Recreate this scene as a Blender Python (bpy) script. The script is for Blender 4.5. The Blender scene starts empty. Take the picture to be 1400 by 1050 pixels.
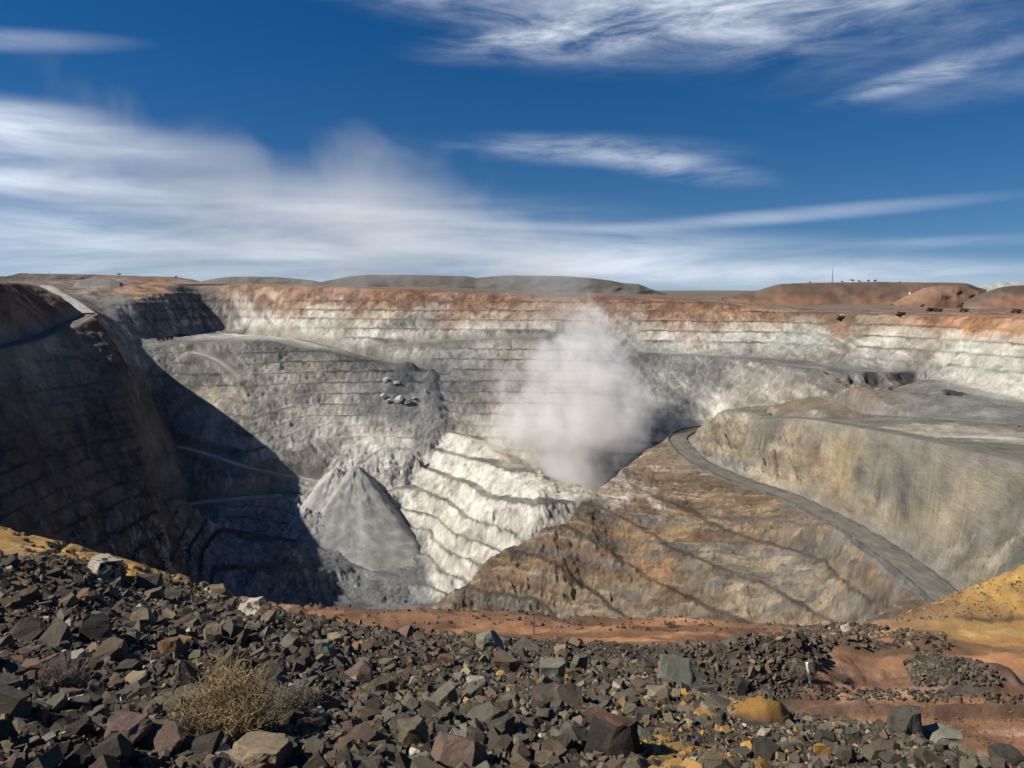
import bpy, bmesh, math, random
import numpy as np
from mathutils import Vector, Matrix, noise as mnoise
from mathutils.geometry import delaunay_2d_cdt

random.seed(7)
RNG = np.random.default_rng(7)
scene = bpy.context.scene
COL = scene.collection

# ------------------------------------------------------------------ camera
FPX, HOR = 1057.0, 397.0                       # focal length and horizon row of the 1400 x 1050 photograph
PITCH = math.atan((525 - HOR) / FPX)
cam_data = bpy.data.cameras.new('camera')
cam_data.sensor_fit = 'HORIZONTAL'
cam_data.sensor_width = 36.0
cam_data.lens = 36.0 * FPX / 1400.0
cam_data.clip_start = 0.5
cam_data.clip_end = 90000
cam = bpy.data.objects.new('camera', cam_data)
cam.location = (0, 0, 0)
cam.rotation_euler = (math.radians(90) - PITCH, 0, 0)
COL.objects.link(cam)
scene.camera = cam

# ------------------------------------------------------------------ light
SUN_EL = math.radians(42)
SUN_AZ = math.radians(12)                       # sun stands to the left (-X), turned a little behind the camera
to_sun = Vector((-math.cos(SUN_EL) * math.cos(SUN_AZ), -math.cos(SUN_EL) * math.sin(SUN_AZ), math.sin(SUN_EL)))
sun_data = bpy.data.lights.new('sun', 'SUN')
sun_data.energy = 5.0
sun_data.angle = math.radians(0.5)
sun_data.color = (1.0, 0.94, 0.85)
sun = bpy.data.objects.new('sun', sun_data)
sun.rotation_euler = (-to_sun).to_track_quat('-Z', 'Y').to_euler()
sun.location = (-200, -50, 300)
COL.objects.link(sun)

scene.view_settings.view_transform = 'Standard'
scene.view_settings.look = 'None'
scene.view_settings.gamma = 1
scene.view_settings.use_curve_mapping = False
scene.view_settings.exposure = 0.43
scene.cycles.max_bounces = 14
scene.cycles.diffuse_bounces = 2
scene.cycles.volume_bounces = 12
scene.cycles.transparent_max_bounces = 8
scene.cycles.use_adaptive_sampling = True
scene.cycles.adaptive_threshold = 0.02
# ------------------------------------------------------------------ sky
world = bpy.data.worlds.new('World')
scene.world = world
world.use_nodes = True
def build_sky():
    nt = world.node_tree
    nt.nodes.clear()
    N = nt.nodes.new
    L = nt.links.new
    out = N('ShaderNodeOutputWorld')
    bg = N('ShaderNodeBackground')
    sky = N('ShaderNodeTexSky')
    sky.sky_type = 'NISHITA'
    sky.sun_disc = False
    sky.sun_elevation = SUN_EL
    sky.sun_rotation = math.atan2(to_sun.x, to_sun.y)      # measured from +Y towards +X
    sky.altitude = 400
    sky.air_density = 1.0
    sky.dust_density = 0.0
    sky.ozone_density = 2.6
    tv = N('ShaderNodeTexCoord'); va = N('ShaderNodeVectorMath'); va.inputs[1].default_value = (0, 0, .075); L(tv.outputs['Generated'], va.inputs[0])
    vn = N('ShaderNodeVectorMath'); vn.operation = 'NORMALIZE'; L(va.outputs[0], vn.inputs[0]); L(vn.outputs[0], sky.inputs[0])
    hs = N('ShaderNodeHueSaturation'); hs.inputs['Saturation'].default_value = 1.42
    L(sky.outputs[0], hs.inputs['Color'])
    sc = N('ShaderNodeVectorMath'); sc.operation = 'MULTIPLY'; sc.inputs[1].default_value = (SKY_K * .92, SKY_K * .94, SKY_K * 1.08); L(hs.outputs[0], sc.inputs[0])
    def math_(op, a, b=None):
        m = N('ShaderNodeMath'); m.operation = op
        for i, v in enumerate((a, b)):
            if v is None: continue
            if isinstance(v, (int, float)): m.inputs[i].default_value = v
            else: L(v, m.inputs[i])
        return m.outputs[0]
    tc = N('ShaderNodeTexCoord')
    sp = N('ShaderNodeSeparateXYZ'); L(tc.outputs['Generated'], sp.inputs[0])
    az = math_('ARCTAN2', sp.outputs[0], sp.outputs[1]); el = math_('ARCSINE', sp.outputs[2])
    ae = N('ShaderNodeCombineXYZ'); L(az, ae.inputs[0]); L(el, ae.inputs[1])
    # wisps: noise drawn out along the wind, bent by a slow swirl
    def wisp(scale, rot, detail, dist, off):
        mp = N('ShaderNodeMapping'); mp.inputs['Rotation'].default_value = (0, 0, math.radians(rot)); mp.inputs['Scale'].default_value = scale; mp.inputs['Location'].default_value = off
        L(ae.outputs[0], mp.inputs[0])
        n = N('ShaderNodeTexNoise'); n.inputs['Scale'].default_value = 1; n.inputs['Detail'].default_value = detail; n.inputs['Roughness'].default_value = .62; n.inputs['Distortion'].default_value = dist
        L(mp.outputs[0], n.inputs['Vector']); return n.outputs['Fac']
    wa = wisp((6, 26, 1), -9, 9, .55, (1.3, 2.2, 0)); wb = wisp((2.8, 22, 1), -2, 7, .45, (5.1, .7, 0)); wc = wisp((16, 80, 1), -12, 4, .5, (2.1, 9.7, 0))
    def rng(v, a, b, lo=0.0, hi=1.0):
        m = N('ShaderNodeMapRange'); m.interpolation_type = 'SMOOTHSTEP'; m.inputs['From Min'].default_value = a; m.inputs['From Max'].default_value = b
        m.inputs['To Min'].default_value = lo; m.inputs['To Max'].default_value = hi; L(v, m.inputs['Value']); return m.outputs[0]
    ga = rng(math_('ADD', math_('MULTIPLY', wa, .85), math_('MULTIPLY', wc, .15)), .30, .78); gb = rng(wb, .14, .88)
    total = None
    for px, py, hw, hh, tilt, st, which in CLOUDS:
        u = (px - 700) / FPX; v = (525 - py) / FPX
        d = Vector((u, CP_ + v * SP_, v * CP_ - SP_)).normalized()
        mp = N('ShaderNodeMapping'); mp.vector_type = 'TEXTURE'
        mp.inputs['Location'].default_value = (math.atan2(d.x, d.y), math.asin(d.z), 0); mp.inputs['Rotation'].default_value = (0, 0, math.radians(tilt)); mp.inputs['Scale'].default_value = (hw / FPX, hh / FPX, 1)
        L(ae.outputs[0], mp.inputs[0])
        ln = N('ShaderNodeVectorMath'); ln.operation = 'LENGTH'; L(mp.outputs[0], ln.inputs[0])
        m = math_('MULTIPLY', rng(ln.outputs['Value'], .15, 1.35, st, 0.0), ga if which == 'a' else gb)
        total = m if total is None else math_('ADD', total, m)
    # the same thin cirrus carries on over the rest of the sky
    rest = math_('MULTIPLY', rng(wisp((1.1, 2.6, 1), 0, 2, .5, (8, 3, 0)), .52, .75, 0, .5), ga)
    side = rng(math_('ABSOLUTE', az), .62, .9)
    up = rng(el, .40, .55)
    total = math_('ADD', total, math_('MULTIPLY', rest, math_('MAXIMUM', side, up)))
    fac = math_('MINIMUM', total, .93)
    mx = N('ShaderNodeMix'); mx.data_type = 'RGBA'; L(fac, mx.inputs['Factor']); L(sc.outputs[0], mx.inputs['A'])
    mx.inputs['B'].default_value = (.58, .63, .71, 1)
    bg.inputs['Strength'].default_value = 1.0
    L(mx.outputs['Result'], bg.inputs['Color'])
    L(bg.outputs[0], out.inputs['Surface'])
SKY_K = 0.046
CP_, SP_ = math.cos(PITCH), math.sin(PITCH)
CLOUDS = [  # column, row, half width, half height, tilt, strength, grain
    (800, 8, 330, 40, -4, .85, 'a'), (1010, 18, 290, 54, 3, .75, 'a'), (760, 55, 170, 24, 4, .8, 'a'), (1250, 40, 260, 60, 0, .22, 'a'), (1275, 100, 115, 14, 11, .8, 'a'), (1330, 120, 120, 22, 4, .2, 'a'),
    (800, 205, 180, 20, -2, .6, 'a'), (930, 230, 110, 18, -9, .6, 'a'), (1060, 296, 240, 10, 3, .55, 'b'), (1330, 330, 160, 8, 0, .35, 'b'), (1200, 372, 400, 14, 0, .4, 'b'),
    (20, 160, 110, 22, 0, 1.0, 'b'), (80, 195, 200, 26, 0, .9, 'b'), (60, 245, 240, 20, 0, .8, 'b'), (200, 300, 420, 60, 0, .7, 'b'), (540, 320, 420, 60, -3, .65, 'b'), (880, 350, 380, 34, -2, .6, 'b'), (300, 360, 600, 40, 0, .6, 'b'),
    (20, 55, 120, 12, 6, .5, 'b'), (950, 388, 900, 30, 0, .55, 'b'),
]
build_sky()
world.cycles.sampling_method = 'MANUAL'
world.cycles.sample_map_resolution = 256

# ------------------------------------------------------------------ numpy noise
_PERM = np.random.default_rng(11).integers(0, 2**31, 4096).astype(np.int64)
def _hash(ix, iy, seed):
    h = (ix * 374761393 + iy * 668265263 + seed * 974711) & 0x7fffffff
    h = ((h ^ (h >> 13)) * 1274126177) & 0x7fffffff
    return ((h ^ (h >> 16)) & 0xffff) / 65535.0
def vnoise(x, y, seed=0):
    ix = np.floor(x).astype(np.int64); iy = np.floor(y).astype(np.int64)
    fx = x - ix; fy = y - iy
    fx = fx * fx * fx * (fx * (fx * 6 - 15) + 10); fy = fy * fy * fy * (fy * (fy * 6 - 15) + 10)
    a = _hash(ix, iy, seed); b = _hash(ix + 1, iy, seed); c = _hash(ix, iy + 1, seed); d = _hash(ix + 1, iy + 1, seed)
    return (a + (b - a) * fx) * (1 - fy) + (c + (d - c) * fx) * fy
def cells(x, y, scale, seed):
    """broken blocks: a random value for each cell of a jittered grid"""
    x = x / scale; y = y / scale; ix = np.floor(x).astype(np.int64); iy = np.floor(y).astype(np.int64)
    best = np.full(x.shape, 1e9); val = np.zeros(x.shape)
    for i in (-1, 0, 1):
        for j in (-1, 0, 1):
            cx = ix + i; cy = iy + j
            d = (cx + _hash(cx, cy, seed) - x) ** 2 + (cy + _hash(cx, cy, seed + 1) - y) ** 2
            k = d < best; best = np.where(k, d, best); val = np.where(k, _hash(cx, cy, seed + 2), val)
    return val * 2 - 1
def fbm(x, y, scale, octv=4, seed=0, gain=0.5):
    """about -1..1"""
    s = 0.0; amp = 1.0; tot = 0.0; f = 1.0 / scale
    for o in range(octv):
        s = s + amp * (vnoise(x * f + 17.3 * o, y * f - 9.1 * o, seed + o * 7) * 2 - 1)
        tot += amp; amp *= gain; f *= 2.03
    return s / tot * 1.6
def sstep(a, b, x):
    t = np.clip((x - a) / (b - a), 0, 1)
    return t * t * (3 - 2 * t)

# ------------------------------------------------------------------ photograph row/column + distance -> place
CP, SP = math.cos(PITCH), math.sin(PITCH)
def tan_dep(py):
    return math.tan(PITCH + math.atan((py - 525) / FPX))
def place(px, py, val):
    """val > 0: metres ahead of the camera; val < 0: height below the camera"""
    u = (px - 700) / FPX; v = (525 - py) / FPX
    dx, dy, dz = u, CP + v * SP, v * CP - SP
    k = val / dy if val > 0 else val / dz
    return (dx * k, dy * k, dz * k)
def project(x, y, z):
    f = y * CP - z * SP; up = y * SP + z * CP
    return 700 + FPX * x / f, 525 - FPX * up / f

# ------------------------------------------------------------------ object helpers
MATS = {}
def tag(o, label=None, cat=None, group=None, kind=None):
    if label: o['label'] = label
    if cat: o['category'] = cat
    if group: o['group'] = group
    if kind: o['kind'] = kind
    return o
def mesh_obj(name, verts, faces, mat=None, parent=None, smooth=False):
    me = bpy.data.meshes.new(name)
    me.from_pydata([tuple(v) for v in verts], [], [tuple(f) for f in faces])
    me.update()
    return link_mesh(name, me, mat, parent, smooth)
def link_mesh(name, me, mat=None, parent=None, smooth=False):
    if mat is not None and len(me.materials) == 0: me.materials.append(mat)
    if smooth: me.shade_smooth()
    o = bpy.data.objects.new(name, me)
    COL.objects.link(o)
    if parent is not None: o.parent = parent
    return o
def empty(name, loc=(0, 0, 0), rz=0.0):
    o = bpy.data.objects.new(name, None)
    o.empty_display_size = 0.3
    o.location = loc; o.rotation_euler = (0, 0, rz)
    COL.objects.link(o)
    return o
def np_mesh(name, co, quads, cols=None, smooth=True):
    """fast mesh from numpy arrays; quads (n,4) or tris (n,3)"""
    me = bpy.data.meshes.new(name)
    k = quads.shape[1]
    me.vertices.add(len(co)); me.vertices.foreach_set('co', np.ascontiguousarray(co, dtype=np.float32).ravel())
    me.loops.add(quads.size); me.loops.foreach_set('vertex_index', np.ascontiguousarray(quads, dtype=np.int32).ravel())
    me.polygons.add(len(quads)); me.polygons.foreach_set('loop_start', np.arange(0, quads.size, k, dtype=np.int32))
    if smooth: me.polygons.foreach_set('use_smooth', np.ones(len(quads), dtype=bool))
    else: me.polygons.foreach_set('use_smooth', np.zeros(len(quads), dtype=bool))
    me.update(calc_edges=True)
    if cols is not None:
        at = me.attributes.new('col', 'FLOAT_COLOR', 'POINT')
        c4 = np.ones((len(co), 4), dtype=np.float32); c4[:, :3] = cols
        at.data.foreach_set('color', c4.ravel())
    return me
# ------------------------------------------------------------------ interpolation of a surface from measured lines
class Survey:
    """points and break lines (x, y, z, level, bench amount, colour) -> fields on any set of places"""
    def __init__(self): self.p = []; self.e = []
    def line(self, pts, A=1.0, c='white', closed=False, edge=True, L=None):
        ids = []
        for i, q in enumerate(pts):
            xyz = q if len(q) == 3 and isinstance(q, W) else place(*q[:3])
            lev = -xyz[2] / HB if L is None else (L[i] if isinstance(L, (list, tuple)) else L)
            a = A[i] if isinstance(A, (list, tuple)) else A
            cc = c[i] if isinstance(c, (list, tuple)) and isinstance(c[0], str) else c
            self.p.append((*xyz, lev, a, *ROCK[cc])); ids.append(len(self.p) - 1)
        if edge: self.e += list(zip(ids[:-1], ids[1:]))
        return [self.p[i][:3] for i in ids]
    def fields(self, X, Y):
        P = np.array(self.p)
        vs, es, fs, ov, oe, of = delaunay_2d_cdt([Vector((a, b)) for a, b in P[:, :2]], self.e, [], 0, 1e-4)
        V = np.array([(v.x, v.y) for v in vs])
        F = np.zeros((len(V), P.shape[1] - 2))
        for i, o in enumerate(ov):
            if o: F[i] = P[o[0], 2:]
            else:
                dd = np.hypot(P[:, 0] - V[i, 0], P[:, 1] - V[i, 1]); k = np.argsort(dd)[:3]; w = 1 / (dd[k] + 1e-3)
                F[i] = (P[k, 2:] * w[:, None]).sum(0) / w.sum()
        out = np.full(X.shape + (F.shape[1],), np.nan)
        xf = X; yf = Y
        for f in fs:
            a, b, c = V[f[0]], V[f[1]], V[f[2]]
            det = (b[0] - a[0]) * (c[1] - a[1]) - (c[0] - a[0]) * (b[1] - a[1])
            if abs(det) < 1e-9: continue
            x0, x1 = min(a[0], b[0], c[0]), max(a[0], b[0], c[0]); y0, y1 = min(a[1], b[1], c[1]), max(a[1], b[1], c[1])
            idx = np.nonzero((xf >= x0 - 1e-3) & (xf <= x1 + 1e-3) & (yf >= y0 - 1e-3) & (yf <= y1 + 1e-3))
            if len(idx[0]) == 0: continue
            x = xf[idx]; y = yf[idx]
            w1 = ((x - a[0]) * (c[1] - a[1]) - (c[0] - a[0]) * (y - a[1])) / det
            w2 = ((b[0] - a[0]) * (y - a[1]) - (x - a[0]) * (b[1] - a[1])) / det
            m = (w1 >= -1e-6) & (w2 >= -1e-6) & (w1 + w2 <= 1 + 1e-6)
            w1 = w1[m][:, None]; w2 = w2[m][:, None]
            out[tuple(i[m] for i in idx)] = F[f[0]] * (1 - w1 - w2) + F[f[1]] * w1 + F[f[2]] * w2
        return out
class W(tuple): pass
def box_blur(a, r0, r1):
    """box blur over both grid directions, edges held"""
    for ax, r in ((0, r0), (1, r1)):
        if r < 1: continue
        pad = [(0, 0)] * a.ndim; pad[ax] = (r + 1, r)
        b = np.cumsum(np.pad(a, pad, mode='edge'), axis=ax)
        n = a.shape[ax]
        a = (np.take(b, range(2 * r + 1, 2 * r + 1 + n), axis=ax) - np.take(b, range(0, n), axis=ax)) / (2 * r + 1)
    return a

HB = 18.5                                      # bench height
ROCK = dict(orange=(.29, .162, .098), red=(.19, .105, .07), white=(.61, .59, .52), cream=(.53, .47, .365), grey=(.235, .225, .205),
            dgrey=(.165, .17, .17), brown=(.155, .112, .076), tan=(.255, .205, .14), dbrown=(.10, .07, .055), lgrey=(.50, .48, .42),
            dirt=(.19, .15, .125), pale=(.46, .43, .365), rface=(.19, .173, .135), mgrey=(.165, .16, .145), wlow=(.52, .495, .43), shade=(.095, .075, .063))  # shade: rock colour with the left wall's shadow painted in

def interp_px(tab, px):
    xs = [t[0] for t in tab]
    return [float(np.interp(px, xs, [t[i] for t in tab])) for i in (1, 2)]
FAR_RIM = [(255, 394, 1420), (330, 389, 1330), (400, 392, 1280), (500, 395, 1230), (640, 401, 1190), (760, 407, 1160), (900, 409, 1145),
           (1000, 417, 1110), (1100, 426, 1070), (1200, 431, 1000), (1300, 432, 930), (1400, 433, 850), (1600, 445, 740)]
RIM_REF = [(p, d, -tan_dep(y) * d) for p, y, d in FAR_RIM]
K_FRONT = [(215, 468, 1064), (300, 467, 1060), (345, 466, 1060), (420, 478, 1076), (500, 494, 1071), (600, 514, 1058)]
K_REF = [(p, d, -tan_dep(y) * d) for p, y, d in K_FRONT]
def below(ref, px, py, s=1.0):
    """the point of the photograph on a slope s (rise over run) that falls towards the camera from a reference line"""
    d0, z0 = interp_px(ref, px)
    return (px, py, (s * d0 - z0) / (s + tan_dep(py)))
def F(px, py, s=1.0): return below(RIM_REF, px, py, s)
def K(px, py, s=1.0): return below(K_REF, px, py, s)

S = Survey()
# plateau behind the rims
S.line([(-330, 390, 1300), (0, 388, 1500), (200, 387.5, 1640), (400, 390, 1640), (640, 398.5, 1640), (900, 404, 1640), (1100, 418.5, 1600), (1400, 421, 1400), (1720, 424, 1200)], A=0, c='dirt')
S.line([(330, 387.5, 1400), (400, 390.5, 1350), (500, 393.5, 1300), (640, 399.8, 1260), (760, 405, 1235), (900, 407, 1220)], A=0, c='red', edge=False)
S.line([(1000, 414, 1200), (1100, 422, 1160), (1200, 426, 1120), (1300, 426.5, 1060), (1400, 427, 980), (1640, 435, 850)], A=0, c='dirt', edge=False)
# far rim and far wall
S.line(FAR_RIM, c=['red', 'orange', 'orange', 'orange', 'red', 'orange', 'orange', 'orange', 'tan', 'tan', 'orange', 'orange', 'orange'], A=.6)
S.line([F(320, 404), F(420, 408), F(500, 416), F(640, 424), F(760, 430), F(900, 432), F(1000, 434), F(1080, 439), F(1200, 444), F(1300, 447), F(1400, 451), F(1600, 465)],
       c=['orange', 'orange', 'orange', 'orange', 'orange', 'orange', 'orange', 'orange', 'tan', 'orange', 'orange', 'orange'], edge=False)
S.line([F(320, 417), F(420, 422), F(500, 436), F(640, 440), F(760, 444), F(900, 446), F(1000, 447), F(1080, 447), F(1200, 455), F(1300, 460), F(1400, 468), F(1600, 485)], c='cream', edge=False)
S.line([F(320, 432), F(420, 437), F(500, 450), F(640, 453), F(760, 456), F(900, 456), F(1000, 456), F(1080, 458), F(1200, 470), F(1300, 480), F(1400, 500), F(1600, 520)],
       c=['white', 'white', 'white', 'white', 'white', 'white', 'white', 'lgrey', 'lgrey', 'white', 'lgrey', 'lgrey'], edge=False)
# platform below the far-left wall, falling to the right as a ramp
S.line([(222, 461.5, 1125), (312, 450, 1290), F(345, 457), F(400, 462), F(450, 473), F(500, 487), F(572, 501), F(608, 512)], A=[0, 0, .3, .3, .3, .3, .3, .6], c=['grey', 'grey', 'white', 'lgrey', 'lgrey', 'grey', 'lgrey', 'white'])
S.line(K_FRONT, A=[.3, .3, .4, .5, .5, .6], c=['mgrey', 'mgrey', 'mgrey', 'mgrey', 'mgrey', 'lgrey'])
# middle of the far wall down to the trough behind the white crest
S.line([F(680, 520), F(720, 560), F(760, 600)], c='cream', edge=False)
S.line([F(820, 520), F(830, 580)], c='white', edge=False)
S.line([F(650, 596), F(695, 617), F(745, 647), F(795, 681), F(870, 640), F(920, 604), F(965, 581)], c=['cream', 'cream', 'white', 'white', 'white', 'lgrey', 'lgrey'], A=.5)
# right-hand middle platform
S.line([F(850, 476), F(870, 480), F(950, 482), F(1050, 490), F(1150, 500), F(1250, 512), F(1400, 545), F(1600, 575)], A=.1, c=['white', 'lgrey', 'lgrey', 'mgrey', 'mgrey', 'mgrey', 'lgrey', 'lgrey'])
S.line([(880, 484, -85), (960, 487, -87), (1000, 490, -89), (1100, 506, -93), (1180, 526, -98), (1300, 538, -102), (1400, 553, -108.5), (1600, 592, -106)], A=.1, c=['mgrey', 'mgrey', 'mgrey', 'mgrey', 'brown', 'mgrey', 'mgrey', 'mgrey'])
# spur platform: back edge, front edge
S.line([(985, 559, -134), (1010, 556, -133), (1080, 552, -132), (1160, 560, -128), (1250, 567, -118), (1400, 577, -112), (1620, 605, -105)], A=0, c=['grey', 'mgrey', 'brown', 'brown', 'mgrey', 'mgrey', 'mgrey'])
S.line([(985, 562, -136), (1010, 564, -135.5), (1100, 573, -128), (1200, 590, -113), (1300, 610, -101), (1400, 632, -95.5), (1600, 680, -92)], A=0, c=['tan', 'tan', 'rface', 'rface', 'rface', 'rface', 'rface'])
# haul road round the spur (inner edge, outer edge)
ROAD_C = [(968, 584, -169.5), (945, 588, -171), (930, 595, -172), (927, 603, -173), (942, 621, -178), (963, 636, -184), (997, 651, -188), (1031, 664, -190.5), (1083, 682, -191), (1160, 721, -184), (1229, 766, -178), (1280, 807, -173), (1340, 860, -166), (1440, 950, -156)]
road_c = [Vector(place(*q)) for q in ROAD_C]
def road_edges(pts, half):
    l, r = [], []
    for i, p in enumerate(pts):
        a = pts[max(0, i - 1)]; b = pts[min(len(pts) - 1, i + 1)]
        t = Vector((b.x - a.x, b.y - a.y)).normalized(); n = Vector((-t.y, t.x))
        l.append(Vector((p.x + n.x * half, p.y + n.y * half, p.z))); r.append(Vector((p.x - n.x * half, p.y - n.y * half, p.z)))
    return l, r
rl, rr = road_edges(road_c, 14)
S.line([W(p) for p in rl[1:]], A=0, c='rface', L=10); S.line([W(p) for p in rr[2:]], A=[.2] * 12, c='brown', L=10.2)
# ridge below the road: silhouette and bench lines
S.line([(905, 611, -181), (868, 622, -186), (850, 640, -190), (820, 665, -200), (800, 680, -204), (788, 692, -206), (770, 715, -214), (745, 733, -222), (700, 746, -236), (660, 770, -246), (640, 800, -256), (618, 828, -266)],
       c=['grey', 'brown', 'brown', 'brown', 'brown', 'dbrown', 'dbrown', 'dbrown', 'dbrown', 'brown', 'brown', 'brown'], L=[10.4, 10.7, 11, 11.6, 12, 12.1, 13, 13.4, 14, 14.6, 15, 15.6])
S.line([(865, 663, -199), (1006, 724, -212), (1126, 762, -207), (1218, 820, -199), (1300, 880, -190)], c=['brown', 'brown', 'tan', 'tan', 'tan'], L=11)
S.line([(824, 694, -208), (920, 745, -222), (1050, 797, -225), (1126, 838, -225), (1200, 890, -222)], c=['brown', 'brown', 'tan', 'tan', 'grey'], L=12)
S.line([(786, 718, -216), (869, 779, -240), (920, 803, -243), (1006, 841, -245), (1100, 890, -245)], c=['brown', 'brown', 'brown', 'tan', 'tan'], L=13)
S.line([(759, 766, -238), (800, 803, -256), (835, 832, -264), (900, 870, -268)], c=['brown', 'tan', 'tan', 'tan'], L=14)
# valley between ridge and white wall (hidden behind the ridge)
S.line([(900, 632, 915), (850, 668, 860), (812, 702, 792), (762, 748, 745), (690, 788, 725), (640, 832, 722)], A=.3, c='brown')
# white crest and the bench lines of the lower white wall
S.line([K(612, 590), (690, 625, -200), (740, 655, -210), (790, 685, -222)], c=['white', 'cream', 'cream', 'white'], L=[10.4, 10.9, 11.3, 12])
S.line([K(430, 600), K(520, 606), K(599, 613), (643, 624, -205), (690, 650, -208), (735, 676, -212)], c=['lgrey', 'white', 'white', 'white', 'white', 'white'], L=[10.4, 10.8, 11, 11, 11.3, 11.8])
S.line([(566, 661, -241), (621, 688, -243), (660, 714, -245), (720, 742, -250)], c='wlow', L=13)
S.line([(542, 694, -260), (599, 707, -261), (617, 725, -261), (660, 740, -264), (690, 756, -268)], c='wlow', L=14)
S.line([(551, 718, -277), (590, 729, -278), (621, 755, -278), (660, 771, -280)], c='wlow', L=15)
S.line([(577, 758, -298), (610, 782, -298), (643, 793, -300)], c='wlow', L=16)
S.line([(586, 799, -316), (619, 815, -316)], c='wlow', L=17)
# left-hand lit lower wall
S.line([K(240, 500), K(300, 520), K(340, 520)], A=.7, c='mgrey', edge=False)
S.line([K(370, 512), K(440, 516), K(500, 522)], c=['pale', 'cream', 'lgrey'], edge=False)
S.line([K(290, 560), K(400, 560), K(480, 560)], c=['pale', 'pale', 'white'], edge=False)
S.line([K(560, 575), K(500, 545)], c='grey', A=0, edge=False)
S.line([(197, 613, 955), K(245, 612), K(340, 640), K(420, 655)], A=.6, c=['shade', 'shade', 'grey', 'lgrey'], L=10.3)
S.line([(232, 722, 850), (236, 705, 865), K(250, 690), K(310, 683), K(380, 677)], A=.4, c='grey')
# pit floor
S.line([(300, 720, -262), (400, 735, -275), (500, 738, -288), (588, 742, -290)], A=.9, c='dgrey', L=16)
S.line([(290, 770, -276), (400, 771, -283), (500, 772, -301), (585, 772, -304)], A=.9, c='dgrey', L=17)
S.line([(300, 815, -297), (440, 822, -315), (500, 827, -320), (588, 822, -324)], A=.9, c='dgrey', L=18)
S.line([W((-330, 560, -290)), W((-180, 640, -325)), W((-30, 575, -330)), W((60, 545, -315))], A=0, c='dgrey')
# left shaded wall
LEFT_RIM = [(-330, 377, 520), (-250, 380, 590), (-100, 385, 700), (0, 388, 800), (40, 390, 870), (65, 392, 985), (100, 412, 941), (125, 430, 900)]
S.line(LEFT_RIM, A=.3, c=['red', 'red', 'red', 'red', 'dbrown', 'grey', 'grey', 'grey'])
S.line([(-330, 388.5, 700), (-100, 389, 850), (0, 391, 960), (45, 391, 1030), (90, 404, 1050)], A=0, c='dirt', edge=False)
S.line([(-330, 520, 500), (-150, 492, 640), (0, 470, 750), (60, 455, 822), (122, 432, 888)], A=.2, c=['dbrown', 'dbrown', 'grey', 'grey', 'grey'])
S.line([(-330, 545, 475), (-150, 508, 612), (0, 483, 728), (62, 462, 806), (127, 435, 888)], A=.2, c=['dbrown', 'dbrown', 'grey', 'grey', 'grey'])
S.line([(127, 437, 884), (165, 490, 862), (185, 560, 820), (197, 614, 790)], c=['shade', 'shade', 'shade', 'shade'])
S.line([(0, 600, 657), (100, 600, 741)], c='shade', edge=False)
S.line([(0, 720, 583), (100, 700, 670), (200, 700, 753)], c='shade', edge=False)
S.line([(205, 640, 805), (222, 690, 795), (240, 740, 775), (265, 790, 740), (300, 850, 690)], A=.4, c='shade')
# recess behind the nose, dump slope, terraced dark hill
S.line([(108, 405, 1090), (130, 409, 1105), (160, 410.5, 1112), (178, 411, 1120)], A=0, c='grey')
S.line([(182, 411, 1128), (200, 409, 1165), (225, 406, 1205), (240, 397, 1250), (262, 393.5, 1330)], A=.9, c='dgrey')
S.line([(165, 440, 1060), (190, 462, 1068)], A=0, c='grey', edge=False)
S.line([(195, 480, 1035), (215, 530, 1010), (222, 585, 975)], A=.2, c='dgrey', edge=False)
S.line([(165, 386, 1225), (200, 386, 1245), (240, 387, 1290)], A=.3, c='orange', edge=False)
S.line([(222, 435, 1150), (262, 428, 1240), (290, 432, 1295)], A=.9, c='dgrey', edge=False)
S.line([(198, 464, 1085), (222, 461, 1128)], A=.2, c='grey', edge=False)
S.line([(100, 384, 1300), (160, 380, 1400)], A=0, c='dirt', edge=False)
# near wall below the viewing bank (out of sight)
S.line([W((-52, 40, -24)), W((-42, 48, -28)), W((-22, 54, -32)), W((0, 57, -34)), W((22, 55, -34)), W((38, 52, -33)), W((60, 45, -30))], A=0, c='orange')
S.line([W((-330, 330, -180)), W((-190, 330, -170)), W((0, 340, -175)), W((120, 340, -190)), W((330, 290, -140)), W((460, 330, -115))], A=.3, c='rface')
S.line([W((-200, 160, -75)), W((0, 170, -90)), W((130, 165, -95))], A=.3, c='rface', edge=False)
S.line([W((-300, 200, -60)), W((300, 200, -110))], A=.3, c='rface', edge=False)
S.line([W((-120, 100, -40)), W((-420, 300, -20))], A=0, c='orange', edge=False)
S.line([W((120, 90, -45)), W((300, 150, -50)), W((520, 330, -80))], A=0, c='orange', edge=False)
S.line([(1400, 750, 384), (1600, 800, 330)], A=0, c='rface', edge=False)

# ------------------------------------------------------------------ the pit as one surveyed surface
NA = 920
AZ = np.radians(np.linspace(-41.5, 41.5, NA))
RR = np.concatenate([np.linspace(60, 430, 60, endpoint=False), np.linspace(430, 1330, 740, endpoint=False), np.linspace(1330, 1560, 50)])
AZg, RRg = np.meshgrid(AZ, RR)
GX = RRg * np.sin(AZg); GY = RRg * np.cos(AZg)
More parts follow.
